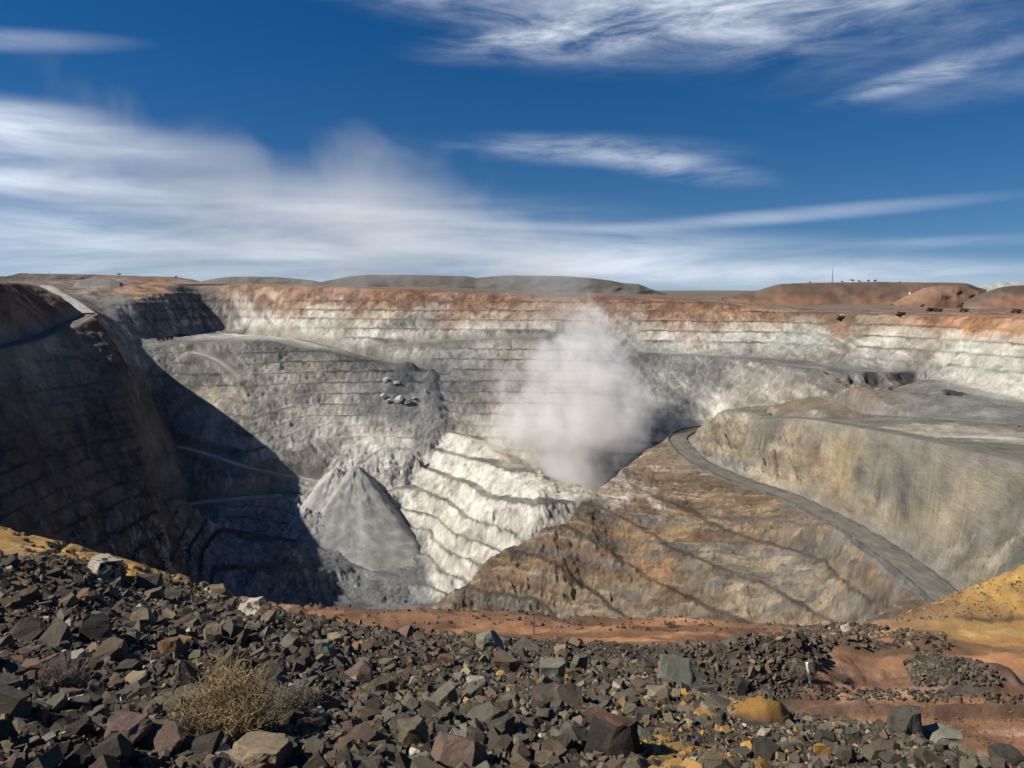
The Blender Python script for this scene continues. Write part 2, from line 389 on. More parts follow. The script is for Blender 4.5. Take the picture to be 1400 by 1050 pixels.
# gentle warp so that no straight facet edges show
WX = GX + 9 * fbm(GX, GY, 90, 3, 3); WY = GY + 9 * fbm(GX, GY, 90, 3, 5)
fld = S.fields(WX * .25 + GX * .75, WY * .25 + GY * .75)
bad = np.isnan(fld[..., 0])
if bad.any():
    good = np.argwhere(~bad)
    for j in range(NA):
        col_bad = bad[:, j]
        if col_bad.any() and not col_bad.all():
            gi = np.nonzero(~col_bad)[0]
            near = gi[np.abs(np.arange(len(RR))[:, None] - gi[None, :]).argmin(1)]
            fld[:, j] = np.where(col_bad[:, None], fld[near, j], fld[:, j])
zb = fld[..., 0]; lev = fld[..., 1]; amt = fld[..., 2]; colr = fld[..., 3:6]
for _ in range(2):
    zb = box_blur(zb, 3, 3); lev = box_blur(lev, 3, 3); amt = box_blur(amt, 4, 4)
colr = box_blur(box_blur(colr, 4, 4), 4, 4)

def poly_mask(pts, blur=3):
    P = [place(*q)[:2] for q in pts]; x, y = GX, GY; m = np.zeros(GX.shape, bool); j = len(P) - 1
    for i in range(len(P)):
        (xi, yi), (xj, yj) = P[i], P[j]
        m ^= ((yi > y) != (yj > y)) & (x < (xj - xi) * (y - yi) / (yj - yi + 1e-12) + xi); j = i
    return box_blur(m.astype(float), blur, blur)
RIDGE = poly_mask([(930, 597, -174), (868, 620, -186), (850, 638, -190), (800, 678, -204), (770, 712, -214), (745, 730, -222), (700, 744, -236), (655, 768, -246), (610, 832, -268), (700, 900, -290), (900, 900, -285), (1200, 930, -240), (1400, 960, -170), (1290, 812, -174), (1229, 770, -179), (1160, 726, -185), (1083, 687, -192), (997, 656, -189), (942, 626, -179)])
FACE = poly_mask([(985, 562, -136), (1100, 573, -128), (1200, 590, -113), (1300, 610, -101), (1400, 632, -95.5), (1600, 680, -92), (1600, 800, 330), (1400, 950, 300), (1280, 800, -174), (1160, 715, -184), (1031, 660, -190), (942, 617, -178), (935, 592, -172)])
bf = .34 - .18 * RIDGE                          # share of a bench that is flat berm
def bench_profile(f):
    return np.where(f < bf, .07 * f / bf, .07 + .93 * (f - bf) / (1 - bf))
big = fbm(GX, GY, 120, 3, 21); med = fbm(GX, GY, 34, 3, 22); fine = fbm(GX, GY, 9, 3, 23, .6); tiny = fbm(GX, GY, 3.4, 2, 24)
farm = sstep(-222, -196, zb) * (1 - RIDGE) * (1 - FACE)      # the far and left walls were cut in lower lifts
lev = lev + .38 * farm * (lev - 11); HBL = HB / (1 + .38 * farm)
leftw = sstep(-330, -420, GX) * (1 - sstep(960, 1020, GY))
dl = (.14 * big + .10 * med + .07 * fine + leftw * (.40 * big + .34 * med)) * np.clip(amt + .15, 0, 1)
amt = amt * (1 - leftw * .55 * sstep(-.3, .5, fbm(GX, GY, 70, 3, 27)))
amt = np.maximum(amt, 1.5 * RIDGE * sstep(10.25, 10.6, lev))
l2 = lev + dl
fl = np.floor(l2); fr = l2 - fl
steps = fl + bench_profile(fr)
zz = zb - HBL * (steps - lev) * amt - HBL * dl * (1 - amt) * .5
slope_r = np.abs(np.gradient(zz, axis=0) / np.gradient(RRg, axis=0)); slope_a = np.abs(np.gradient(zz, axis=1) / (RRg * (AZ[1] - AZ[0])))
slope = np.hypot(slope_r, slope_a)
# broken rock: gullies and blocks, stronger on the faces
rough = np.clip(slope, .12, 1.3)
# strata that dip across the faces show as ribs
dip = fbm((GX * .8 + GY * .5 - zb * .9), (GX + GY * .6 + zb) * .4, 9, 3, 26, .6)
ribs = sstep(-60, 60, GX) * 1.0
ridge1 = 1 - 2 * np.abs(fbm(GX + zb * .3, GY, 11, 3, 28)); ridge2 = 1 - 2 * np.abs(fbm(GX, GY + zb * .3, 4.5, 2, 29))
JX = GX + 1.5 * fbm(GX, GY, 5, 2, 61) + zb * .25; JY = GY + 1.5 * fbm(GX, GY, 5, 2, 62)
blk1 = cells(JX, JY * .8, 10, 63); blk2 = cells(JX, JY * .8, 4.6, 66)
# the face above the road runs almost along the line of sight: its joints are wider along the strike
QX, QY = GX * 1.2, GY * .27
fine = fine * (1 - FACE) + FACE * fbm(QX, QY, 9, 3, 123, .6); tiny = tiny * (1 - FACE) + FACE * fbm(QX, QY, 3.4, 2, 124)
ridge1 = ridge1 * (1 - FACE) + FACE * (1 - 2 * np.abs(fbm(QX + zb * .3, QY, 9, 3, 128))); ridge2 = ridge2 * (1 - FACE) + FACE * (1 - 2 * np.abs(fbm(QX, QY + zb * .3, 4, 2, 129)))
blk1 = np.where(FACE > .5, cells(QX + fine, QY + fine + zb * .3, 8, 163), blk1); blk2 = np.where(FACE > .5, cells(QX + fine, QY + zb * .3, 4, 166), blk2)
rough = rough * (1 + .6 * FACE) * (1 - .38 * farm)
dip = dip * (1 - FACE)
zz = zz + rough * (.6 * fine + .7 * tiny + .6 * fbm(GX, GY, 1.9, 2, 25) + .5 * ribs * dip + .5 * ridge1 + .6 * ridge2 + 1.25 * blk1 + .85 * blk2)
zz = zz + (.5 * fine + .35 * tiny) * (1 - sstep(.2, .6, slope)) * (amt < .5)
# ------------------------------------------------------------------ roads cut into the surface
def resample(pts, step=6.0):
    """smooth (Catmull-Rom) and resample a 3-D line"""
    P = [Vector(p) for p in pts]; P = [P[0] * 2 - P[1]] + P + [P[-1] * 2 - P[-2]]
    out = []
    for i in range(1, len(P) - 2):
        p0, p1, p2, p3 = P[i - 1:i + 3]
        n = max(2, int((p2 - p1).length / step))
        for k in range(n):
            t = k / n
            out.append(.5 * ((2 * p1) + (p2 - p0) * t + (2 * p0 - 5 * p1 + 4 * p2 - p3) * t * t + (3 * p1 - p0 - 3 * p2 + p3) * t ** 3))
    out.append(P[-2])
    return out
def carve(line, half, soft=7.0):
    global zz, amt
    L_ = np.array([tuple(p) for p in line])
    m = (GX > L_[:, 0].min() - half - 20) & (GX < L_[:, 0].max() + half + 20) & (GY > L_[:, 1].min() - half - 20) & (GY < L_[:, 1].max() + half + 20)
    x = GX[m]; y = GY[m]; best = np.full(x.shape, 1e9); bz = np.zeros(x.shape)
    for a, b in zip(L_[:-1], L_[1:]):
        d = b - a; l2 = d[0] ** 2 + d[1] ** 2 + 1e-9
        t = np.clip(((x - a[0]) * d[0] + (y - a[1]) * d[1]) / l2, 0, 1)
        dist = np.hypot(x - a[0] - t * d[0], y - a[1] - t * d[1])
        k = dist < best; best = np.where(k, dist, best); bz = np.where(k, a[2] + t * d[2], bz)
    w = 1 - sstep(half, half + soft, best)
    zz[m] = zz[m] * (1 - w) + bz * w
    ROADW[m] = np.maximum(ROADW[m], w)
ROADW = np.zeros_like(zz)
ROADS = {
    'main': ([tuple(p) for p in road_c], 11),
    'ramp': ([place(*q) for q in (F(335, 459), F(400, 463.5), F(450, 475), F(500, 489), F(530, 497.5), F(572, 504), F(606, 513.5))], 8),
    'left_upper': ([place(62, 390.5, 1000), place(68, 393.5, 982), place(100, 412.5, 939), place(121, 428, 903)], 9),
    'left_lower': ([place(121, 430, 896), place(60, 457, 816), place(0, 474.5, 742), place(-100, 490, 660)], 10),
    'bench': ([place(*q) for q in ((197, 613, 948), K(245, 611), K(300, 626), K(340, 639), K(420, 655), K(455, 662))], 5),
    'floor': ([place(*q) for q in ((228, 752, 815), (231, 722, 850), (238, 703, 868), K(254, 690), K(310, 683), K(385, 677))], 9),
    'shelf': ([place(*q) for q in (K(262, 481), K(285, 487), K(305, 497), K(330, 518))], 6),
    'wall_ramp': ([place(*q) for q in (F(505, 472), F(580, 468), F(660, 464), F(760, 460), F(830, 457))], 4),
    'edge': ([place(*q) for q in ((1040, 571.5, -132), (1105, 578 - 6, -127.5), (1205, 588, -112.5), (1300, 607, -100.8), (1400, 629, -95.3), (1560, 664, -92.5))], 9),
    'loop': ([place(*q) for q in ((1400, 583, -111), (1250, 572, -118.5), (1160, 566, -126), (1110, 560, -131), (1060, 559, -133), (1035, 563, -134), (1045, 568, -133.5))], 8),
}
road_lines = {k: resample(p) for k, (p, h) in ROADS.items()}
for k, (p, h) in ROADS.items(): carve(road_lines[k], h)
# old underground workings opened on the middle platform, and the hollow round them
def visible_point(px, py):
    u, v = PXY
    for tol in (2, 4, 8):
        m = (np.abs(u - px) < tol) & (np.abs(v - py) < tol) & (GY > 100)
        if m.any(): break
    else: return None
    i = np.argmin(np.where(m, GY, 1e9)); return np.array([GX.flat[i], GY.flat[i], zz.flat[i]])
def refresh():
    global PXY
    f = GY * CP - zz * SP; PXY = (700 + FPX * GX / f, 525 - FPX * (GY * SP + zz * CP) / f)
refresh()
for px, py, rx, ry, dep in ((1225, 520, 70, 22, 9), (1190, 521, 9, 9, 12), (1236, 518, 15, 9, 12), (1304, 536, 10, 8, 9)):
    c = visible_point(px, py)
    if c is None: continue
    g = ((GX - c[0]) / rx) ** 2 + ((GY - c[1]) / ry) ** 2
    zz -= dep * (1 - sstep(.35, 1.0, g + .35 * fine))
# slides of dark rubble lying on the wall below the ramp
SLIDE = np.zeros_like(zz)
def slide(px, py, proud, sl, half, length):
    c = visible_point(px, py); r_ = math.hypot(c[0], c[1]); ux, uy = c[0] / r_, c[1] / r_
    down = (c[0] - GX) * ux + (c[1] - GY) * uy; side = (GX - c[0]) * uy - (GY - c[1]) * ux
    wd = half * (.45 + .9 * np.clip(down / length, 0, 1)) * (1 + .35 * fbm(GX, GY, 30, 4, 131, .6))
    surf = c[2] + proud - sl * down - 7 * (np.abs(side) / wd) ** 2 + 1.2 * fine + .9 * tiny + .7 * fbm(GX, GY, 2.2, 2, 133)
    m = (down > -4) & (down < length * (1 + .22 * fbm(GX, GY, 22, 4, 132, .65))) & (np.abs(side) < wd * 1.5) & (surf > zz)
    zz[m] = surf[m]; SLIDE[m] = 1
slide(556, 504, 7, 1.02, 36, 78)
slide(592, 514, 7, 1.0, 24, 84)
refresh()

# ------------------------------------------------------------------ colours of the ground, with some shade painted in
def mixc(c, k, rgb):
    k = np.clip(k, 0, 1)[..., None]
    return c * (1 - k) + np.array(rgb) * k
slope = np.hypot(np.gradient(zz, axis=0) / np.gradient(RRg, axis=0), np.gradient(zz, axis=1) / (RRg * (AZ[1] - AZ[0])))
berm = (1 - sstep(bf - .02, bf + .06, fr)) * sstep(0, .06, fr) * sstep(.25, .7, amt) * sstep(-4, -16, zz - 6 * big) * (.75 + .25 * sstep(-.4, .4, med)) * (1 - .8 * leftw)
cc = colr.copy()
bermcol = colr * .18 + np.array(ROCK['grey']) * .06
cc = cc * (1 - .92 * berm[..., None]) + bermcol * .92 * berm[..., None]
wob = 1 + .9 * fbm(GX + zz, GY - zz, 30, 5, 41, .65)
wob2 = .55 + .45 * sstep(-.35, .35, fbm(GX * 1.4 + zz * .5, GY - zz * .5, 14, 4, 43, .65))
PATCH = [  # column, row, half width, half height (m), rgb, strength
    (1165, 605, 20, 24, (.47, .37, .19), .9), (1125, 660, 10, 26, (.42, .33, .17), .8), (1150, 630, 18, 20, (.38, .29, .15), .7), (1085, 600, 26, 22, (.27, .17, .10), .7),
    (1050, 598, 30, 14, (.145, .137, .12), .7), (1225, 690, 24, 34, (.135, .132, .125), .7), (1275, 615, 40, 14, (.12, .117, .112), .7), (1330, 660, 40, 40, (.24, .205, .14), .6),
    (1035, 755, 8, 8, (.46, .27, .11), .8), (985, 690, 12, 16, (.38, .28, .13), .8), (930, 715, 16, 12, (.34, .25, .12), .8), (1050, 690, 16, 10, (.38, .30, .15), .7),
    (700, 790, 18, 10, (.42, .25, .13), .7), (760, 800, 14, 12, (.42, .30, .17), .7), (890, 770, 20, 14, (.38, .22, .11), .8), (850, 700, 22, 14, (.26, .14, .085), .7),
    (900, 640, 30, 14, (.24, .15, .10), .7), (990, 720, 26, 18, (.16, .145, .13), .8), (960, 770, 22, 14, (.15, .145, .14), .8), (1080, 720, 30, 16, (.19, .165, .14), .7),
    (1000, 805, 26, 18, (.29, .25, .18), .8), (860, 730, 20, 14, (.33, .20, .11), .7), (1100, 790, 34, 20, (.23, .205, .155), .6), (1290, 740, 34, 34, (.24, .22, .175), .6),
    (1095, 461, 45, 16, (.30, .325, .275), .9), (1145, 449, 14, 26, (.26, .155, .11), .9), (1300, 470, 60, 14, (.36, .37, .31), .6), (1380, 500, 60, 20, (.34, .35, .30), .6),
    (560, 439, 34, 9, (.16, .165, .15), 1.0), (535, 447, 24, 8, (.16, .165, .15), 1.0), (980, 424, 50, 7, (.42, .25, .14), .7), (1300, 434, 80, 10, (.40, .19, .09), .8), (1390, 440, 60, 16, (.46, .24, .11), .9),
    (950, 505, 70, 22, (.22, .225, .21), .9), (900, 525, 40, 30, (.24, .24, .225), .8), (1060, 520, 70, 18, (.27, .25, .22), .8), (1180, 540, 50, 16, (.25, .185, .14), .8), (1290, 555, 60, 14, (.23, .225, .21), .7),
    (430, 446, 70, 14, (.44, .45, .38), .7), (590, 470, 60, 14, (.43, .44, .37), .7), (390, 545, 50, 12, (.2, .2, .19), .7), (330, 555, 50, 30, (.26, .235, .195), .5), (370, 610, 70, 40, (.30, .28, .24), .35),
    (500, 590, 60, 12, (.50, .47, .40), .7),  (500, 560, 30, 12, (.27, .265, .25), .6),
    (280, 545, 40, 20, (.32, .275, .2), .6), (830, 660, 30, 40, (.66, .63, .55), .8), (720, 590, 40, 30, (.56, .48, .34), .6), (640, 560, 30, 40, (.57, .53, .44), .5),
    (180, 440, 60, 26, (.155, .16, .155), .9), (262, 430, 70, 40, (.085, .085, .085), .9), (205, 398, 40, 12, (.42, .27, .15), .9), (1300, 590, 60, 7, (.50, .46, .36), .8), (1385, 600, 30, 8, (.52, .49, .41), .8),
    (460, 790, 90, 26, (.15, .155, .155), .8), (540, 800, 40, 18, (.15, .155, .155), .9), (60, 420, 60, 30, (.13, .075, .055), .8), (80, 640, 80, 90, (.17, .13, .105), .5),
    (1010, 575, 16, 12, (.34, .29, .21), .7), (960, 562, 26, 14, (.47, .45, .39), .7),
]
for px, py, rx, rz, rgb, st in PATCH:
    c = visible_point(px, py)
    if c is None: continue
    g = ((GX - c[0]) / rx) ** 2 + ((zz - c[2]) / rz) ** 2 + ((GY - c[1]) / (rx + rz)) ** 2
    cc = mixc(cc, st * wob2 * (1 - sstep(.15, 1.5, g * wob)), rgb)
# mottled mineral colours of the brown spur and of the face above the road
DX = GX * .75 + zz * .9; DY = GY * .5 + GX * .5 - zz * .2           # along and across the dip of the strata
EX = -GY * .5 + zz * .85; EY = GY * .85 + zz * .5 + GX * .3
def speck(s, ax, lo, hi, seed): return sstep(lo, hi, fbm(EX / ax, EY, s, 5, seed, .68))
FX_ = -GY * .12 + zz * .85; FY_ = GY * .24 + zz * .5 + GX * .3
EX = EX * (1 - FACE) + FX_ * FACE; EY = EY * (1 - FACE) + FY_ * FACE
for msk, lst in ((RIDGE, ((9, 1.4, .12, .30, 141, (.215, .163, .105), .55), (14, 1.4, .05, .28, 142, (.155, .15, .138), .85), (6, 1.4, .30, .48, 143, (.36, .29, .18), .7), (8, 1.3, .22, .40, 144, (.095, .07, .053), .6), (20, 1.4, .35, .6, 145, (.26, .15, .08), .4))),
                 (FACE, ((12, 1.6, .08, .32, 146, (.155, .15, .138), .7), (9, 1.5, .20, .42, 147, (.32, .26, .165), .6), (6, 1.4, .32, .5, 148, (.42, .36, .25), .55), (16, 1.6, .2, .45, 149, (.23, .165, .11), .5)))):
    for s_, ax, lo, hi, sd, rgb, st in lst: cc = mixc(cc, msk * st * speck(s_, ax, lo, hi, sd) * (1 - .8 * berm), rgb)
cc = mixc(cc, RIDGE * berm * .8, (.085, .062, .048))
top = sstep(-52, -30, zz - 8 * big) * (GY > 600) * (1 - sstep(-425, -455, GX) * (GY > 1040) * (1 - sstep(-14, -6, zz)))
cc = mixc(cc, top * .8 * sstep(-.1, .3, fbm(GX, GY + zz, 26, 5, 151, .65)), (.155, .095, .068)); cc = mixc(cc, top * .5 * sstep(.2, .5, fbm(GX + 50, GY + zz, 22, 5, 152, .65)), (.40, .29, .20))
walls = (1 - RIDGE) * (1 - FACE) * (1 - top) * sstep(.5, .9, slope) * (1 - leftw)
cc = mixc(cc, walls * .4 * sstep(.15, .45, fbm(DX, DY, 8, 5, 153, .7)), (.27, .25, .215)); cc = mixc(cc, walls * .35 * sstep(.2, .5, fbm(DX + 80, DY, 6, 5, 154, .7)), (.62, .60, .54))
for px, py, rx in ((1190, 521, 8), (1236, 517, 12), (1304, 536, 8)):
    c = visible_point(px, py)
    if c is not None: cc = mixc(cc, .9 * (1 - sstep(.3, 1.2, (((GX - c[0]) / rx) ** 2 + ((GY - c[1]) / 14) ** 2) * wob)), (.035, .034, .034))  # the darkness inside the openings, painted on as near-black rock
nz = fbm(GX + zz, GY - zz, 40, 4, 31); nz2 = fbm(GX - zz * .6, GY + zz, 11, 4, 33)
# streaks that run down the faces
st1 = fbm(GX * 1.0 + GY * .3, zz * .45 + GY * .1, 6, 3, 35, .6)
cc = cc * (1 + .15 * nz + .15 * nz2 + .10 * st1 * sstep(.5, 1.2, slope) + (.11 * blk1 + .13 * blk2) * sstep(.4, .8, slope))[..., None]
sl_ = box_blur(SLIDE, 1, 1)
cc = mixc(cc, sl_ * .92, (.215, .215, .205))
cc = cc * (1 + sl_ * .25 * fbm(GX, GY, 5, 4, 134, .7))[..., None]
cc = mixc(cc, ROADW * .85, (.22, .205, .175))
cc = np.clip(cc, .02, .75)

def rock_material(name, attr=True, base=(.3, .3, .3), scale=.25, bump=.6, dist=1.5, streak=True, var=.35, rough=.95, objrand=0.0, cracks=0.0, hf=.70, squeeze=None):
    m = bpy.data.materials.new(name); m.use_nodes = True
    nt = m.node_tree; N = nt.nodes.new; L = nt.links.new
    bs = nt.nodes['Principled BSDF']; bs.inputs['Roughness'].default_value = rough
    bs.inputs['Specular IOR Level'].default_value = .15
    geo = N('ShaderNodeNewGeometry')
    if attr:
        at = N('ShaderNodeAttribute'); at.attribute_name = 'col'; colsock = at.outputs['Color']
    else:
        rg = N('ShaderNodeRGB'); rg.outputs[0].default_value = (*base, 1); colsock = rg.outputs[0]
    def nz(sc, detail, vec, rough_=.6):
        t = N('ShaderNodeTexNoise'); t.inputs['Scale'].default_value = sc; t.inputs['Detail'].default_value = detail; t.inputs['Roughness'].default_value = rough_
        L(vec, t.inputs['Vector']); return t.outputs['Fac']
    mp = N('ShaderNodeMapping'); mp.inputs['Scale'].default_value = squeeze or (1, 1, .8 if streak else 1); mp.inputs['Rotation'].default_value = (0, .45 if streak else 0, 0); L(geo.outputs['Position'], mp.inputs['Vector'])
    n1 = nz(scale, 7, mp.outputs[0], hf); n2 = nz(scale * .13, 3, geo.outputs['Position'])
    add = N('ShaderNodeMath'); add.operation = 'ADD'; L(n1, add.inputs[0]); L(n2, add.inputs[1])
    mr = N('ShaderNodeMapRange'); mr.inputs['From Min'].default_value = .6; mr.inputs['From Max'].default_value = 1.4
    mr.inputs['To Min'].default_value = 1 - var; mr.inputs['To Max'].default_value = 1 + var; L(add.outputs[0], mr.inputs['Value'])
    val = mr.outputs[0]
    if cracks:
        tr = N('ShaderNodeTexNoise'); tr.noise_type = 'RIDGED_MULTIFRACTAL'; tr.inputs['Scale'].default_value = cracks; tr.inputs['Detail'].default_value = 4; tr.inputs['Roughness'].default_value = .6
        L(mp.outputs[0], tr.inputs['Vector'])
        cr = N('ShaderNodeMapRange'); cr.inputs['From Min'].default_value = .15; cr.inputs['From Max'].default_value = 1.1; cr.inputs['To Min'].default_value = 1.18; cr.inputs['To Max'].default_value = .62; L(tr.outputs['Fac'], cr.inputs['Value'])
        cm = N('ShaderNodeMath'); cm.operation = 'MULTIPLY'; L(val, cm.inputs[0]); L(cr.outputs[0], cm.inputs[1]); val = cm.outputs[0]
    if objrand:
        oi = N('ShaderNodeObjectInfo'); m2 = N('ShaderNodeMapRange'); m2.inputs['To Min'].default_value = 1 - objrand; m2.inputs['To Max'].default_value = 1 + objrand
        L(oi.outputs['Random'], m2.inputs['Value']); mm = N('ShaderNodeMath'); mm.operation = 'MULTIPLY'; L(val, mm.inputs[0]); L(m2.outputs[0], mm.inputs[1]); val = mm.outputs[0]
    mul = N('ShaderNodeVectorMath'); mul.operation = 'SCALE'; L(colsock, mul.inputs[0]); L(val, mul.inputs['Scale'])
    L(mul.outputs[0], bs.inputs['Base Color'])
    bp = N('ShaderNodeBump'); bp.inputs['Strength'].default_value = bump; bp.inputs['Distance'].default_value = dist
    L(n1, bp.inputs['Height']); L(bp.outputs[0], bs.inputs['Normal'])
    MATS[name] = m
    return m
def flat_material(name, rgb, rough=.6, metal=0.0, var=.12, scale=3.0):
    m = rock_material(name, False, rgb, scale, .1, .02, False, var, rough)
    m.node_tree.nodes['Principled BSDF'].inputs['Metallic'].default_value = metal
    return m
pit_mat = rock_material('pit_rock', scale=.30, bump=1.0, dist=3.5, var=.5, cracks=.14, hf=.84)

nr, na = zz.shape
vid = np.arange(nr * na).reshape(nr, na)
quads = np.stack([vid[:-1, :-1], vid[:-1, 1:], vid[1:, 1:], vid[1:, :-1]], -1)
co = np.stack([GX, GY, zz], -1).reshape(-1, 3)
colflat = cc.reshape(-1, 3)
face_mat = rock_material('face_rock', scale=.30, bump=1.0, dist=3.5, var=.5, cracks=.14, hf=.84, squeeze=(1.2, .25, .8))
def add_region(name, mask, label=None, mat=None):
    q = quads[mask]
    used = np.unique(q); remap = np.zeros(nr * na, dtype=np.int64); remap[used] = np.arange(len(used))
    me = np_mesh(name, co[used], remap[q], colflat[used])
    o = link_mesh(name, me, mat or pit_mat); tag(o, label, None, None, 'structure'); return o
isface = FACE[:-1, :-1] > .5; isridge = (RIDGE[:-1, :-1] > .5) & ~isface
add_region('pit_terrain', ~isface & ~isridge, 'terraced open pit with pale benched rock walls')
add_region('pit_wall_face', isface, 'steep tan and grey rock face above the curving haul road', face_mat)
add_region('pit_wall_spur', isridge, 'brown benched rock spur below the curving haul road')

# height of the pit surface at any place
def pit_z(x, y):
    az = math.atan2(x, y); r = math.hypot(x, y)
    j = np.clip(np.searchsorted(AZ, az), 1, na - 1); i = np.clip(np.searchsorted(RR, r), 1, nr - 1)
    fj = (az - AZ[j - 1]) / (AZ[j] - AZ[j - 1]); fi = (r - RR[i - 1]) / (RR[i] - RR[i - 1])
    return float((zz[i - 1, j - 1] * (1 - fj) + zz[i - 1, j] * fj) * (1 - fi) + (zz[i, j - 1] * (1 - fj) + zz[i, j] * fj) * fi)

# ------------------------------------------------------------------ road surfaces
def ribbon(name, line, half, mat, lift=.25, rgb=(.145, .132, .11), label=None, cross=9, windrow=(), seed=1):
    """a worn road surface; windrow: sides (+1/-1) that carry a bank of loose rock along the edge"""
    P = [Vector(p) for p in line]; n = len(P); vs = []; fs = []; cs = []
    R = np.random.default_rng(seed)
    T = []
    for i in range(n):
        a = P[max(0, i - 1)]; b = P[min(n - 1, i + 1)]; t = Vector((b.x - a.x, b.y - a.y)); t.normalize(); T.append(t)
    for i in range(n):
        nrm = Vector((-T[i].y, T[i].x))
        for k in range(cross):
            s = (k / (cross - 1) * 2 - 1)
            vs.append((P[i].x + nrm.x * half * s, P[i].y + nrm.y * half * s, P[i].z + lift - .12 * s * s + (-.9 if abs(s) == 1 else 0)))
            track = .95 + .07 * math.sin(k * 2.1 + .5) + .10 * R.standard_normal()
            cs.append(tuple(c * track for c in rgb))
    for i in range(n - 1):
        for k in range(cross - 1):
            a = i * cross + k; fs.append((a, a + 1, a + cross + 1, a + cross))
    me = np_mesh(name, np.array(vs), np.array(fs), np.array(cs))
    o = link_mesh(name, me, mat); tag(o, label, None, None, 'structure')
    for side in windrow:
        v2 = []; f2 = []; c2 = []
        for i in range(n):
            nrm = Vector((-T[i].y, T[i].x)) * side
            h = 1.5 + .3 * math.sin(i * 1.7) + .3 * R.standard_normal()
            for off, hh in ((half - 2.2, 0.1), (half - .9, h * .9), (half - .2, h), (half + .8, h * .7), (half + 3.0, -2.0)):
                j = .3 * R.standard_normal()
                v2.append((P[i].x + nrm.x * (off + j), P[i].y + nrm.y * (off + j), P[i].z + hh))
                g = .085 * (1 + .2 * R.standard_normal()); c2.append((g, g * .95, g * .86))
        for i in range(n - 1):
            for k in range(4):
                a = i * 5 + k; f2.append((a, a + 1, a + 6, a + 5) if side < 0 else (a, a + 5, a + 6, a + 1))
        w = link_mesh('windrow', np_mesh('windrow', np.array(v2), np.array(f2), np.array(c2)), mat, o)
    return o
road_mat = rock_material('road_gravel', scale=.5, bump=.5, dist=.5, streak=False, var=.4)
ribbon('haul_road', road_lines['main'], 10.5, road_mat, label='wide haul road curving round the brown rock spur', windrow=(-1, 1), seed=2)
ribbon('haul_road', road_lines['ramp'], 8, road_mat, label='ramp falling along the foot of the far pit wall', windrow=(-1,), seed=3)
ribbon('haul_road', road_lines['left_upper'], 8, road_mat, rgb=(.36, .345, .31), label='sunlit ramp coming down from the rim of the shaded wall', seed=4)
ribbon('haul_road', road_lines['left_lower'], 10, road_mat, label='road in shade below the top of the shaded wall', seed=5)
ribbon('haul_road', road_lines['bench'], 5, road_mat, rgb=(.36, .345, .31), label='narrow bench road running out of the shade', seed=6)
ribbon('haul_road', road_lines['floor'], 9, road_mat, rgb=(.36, .345, .31), label='pale road bending round on the pit floor', seed=7)
ribbon('haul_road', road_lines['shelf'], 6, road_mat, rgb=(.36, .345, .31), label='short track below the left platform', seed=8)
ribbon('haul_road', road_lines['edge'], 9, road_mat, label='track along the edge of the spur platform', seed=9)
ribbon('haul_road', road_lines['loop'], 8, road_mat, label='track across the back of the spur platform', windrow=(1,), seed=10)
# ------------------------------------------------------------------ land to the horizon and the mine dumps on it
far_mat = rock_material('plateau_dirt', scale=.05, bump=.5, dist=3, streak=False, var=.3)
def ground_sheet():
    az = np.radians(np.linspace(-75, 75, 260)); r = np.concatenate([np.linspace(1500, 2600, 40), np.geomspace(2700, 60000, 50)])
    A, R = np.meshgrid(az, r); X = R * np.sin(A); Y = R * np.cos(A)
    px = np.degrees(A)
    zedge = np.interp(px, [-40, -20, -2, 8, 18, 33], [10, 17, 2, -8, -34, -37])
    Z = zedge * (1 - sstep(1600, 4000, R)) + (-14) * sstep(1600, 4000, R) + 2.5 * fbm(X, Y, 160, 3, 51) * (1 - sstep(3000, 8000, R)) - 5 * (1 - sstep(1540, 1640, R))
    C = np.zeros(X.shape + (3,)) + np.array((.17, .125, .095))
    k = sstep(-.2, .6, fbm(X, Y, 500, 4, 52))[..., None]
    C = C * (1 - k) + np.array((.13, .12, .085)) * k
    n0, n1 = X.shape; v = np.arange(n0 * n1).reshape(n0, n1)
    q = np.stack([v[:-1, :-1], v[:-1, 1:], v[1:, 1:], v[1:, :-1]], -1).reshape(-1, 4)
    o = link_mesh('ground', np_mesh('ground', np.stack([X, Y, Z], -1).reshape(-1, 3), q, C.reshape(-1, 3)), far_mat)
    tag(o, 'flat dry land behind the pit reaching the horizon', None, None, 'structure')
ground_sheet()
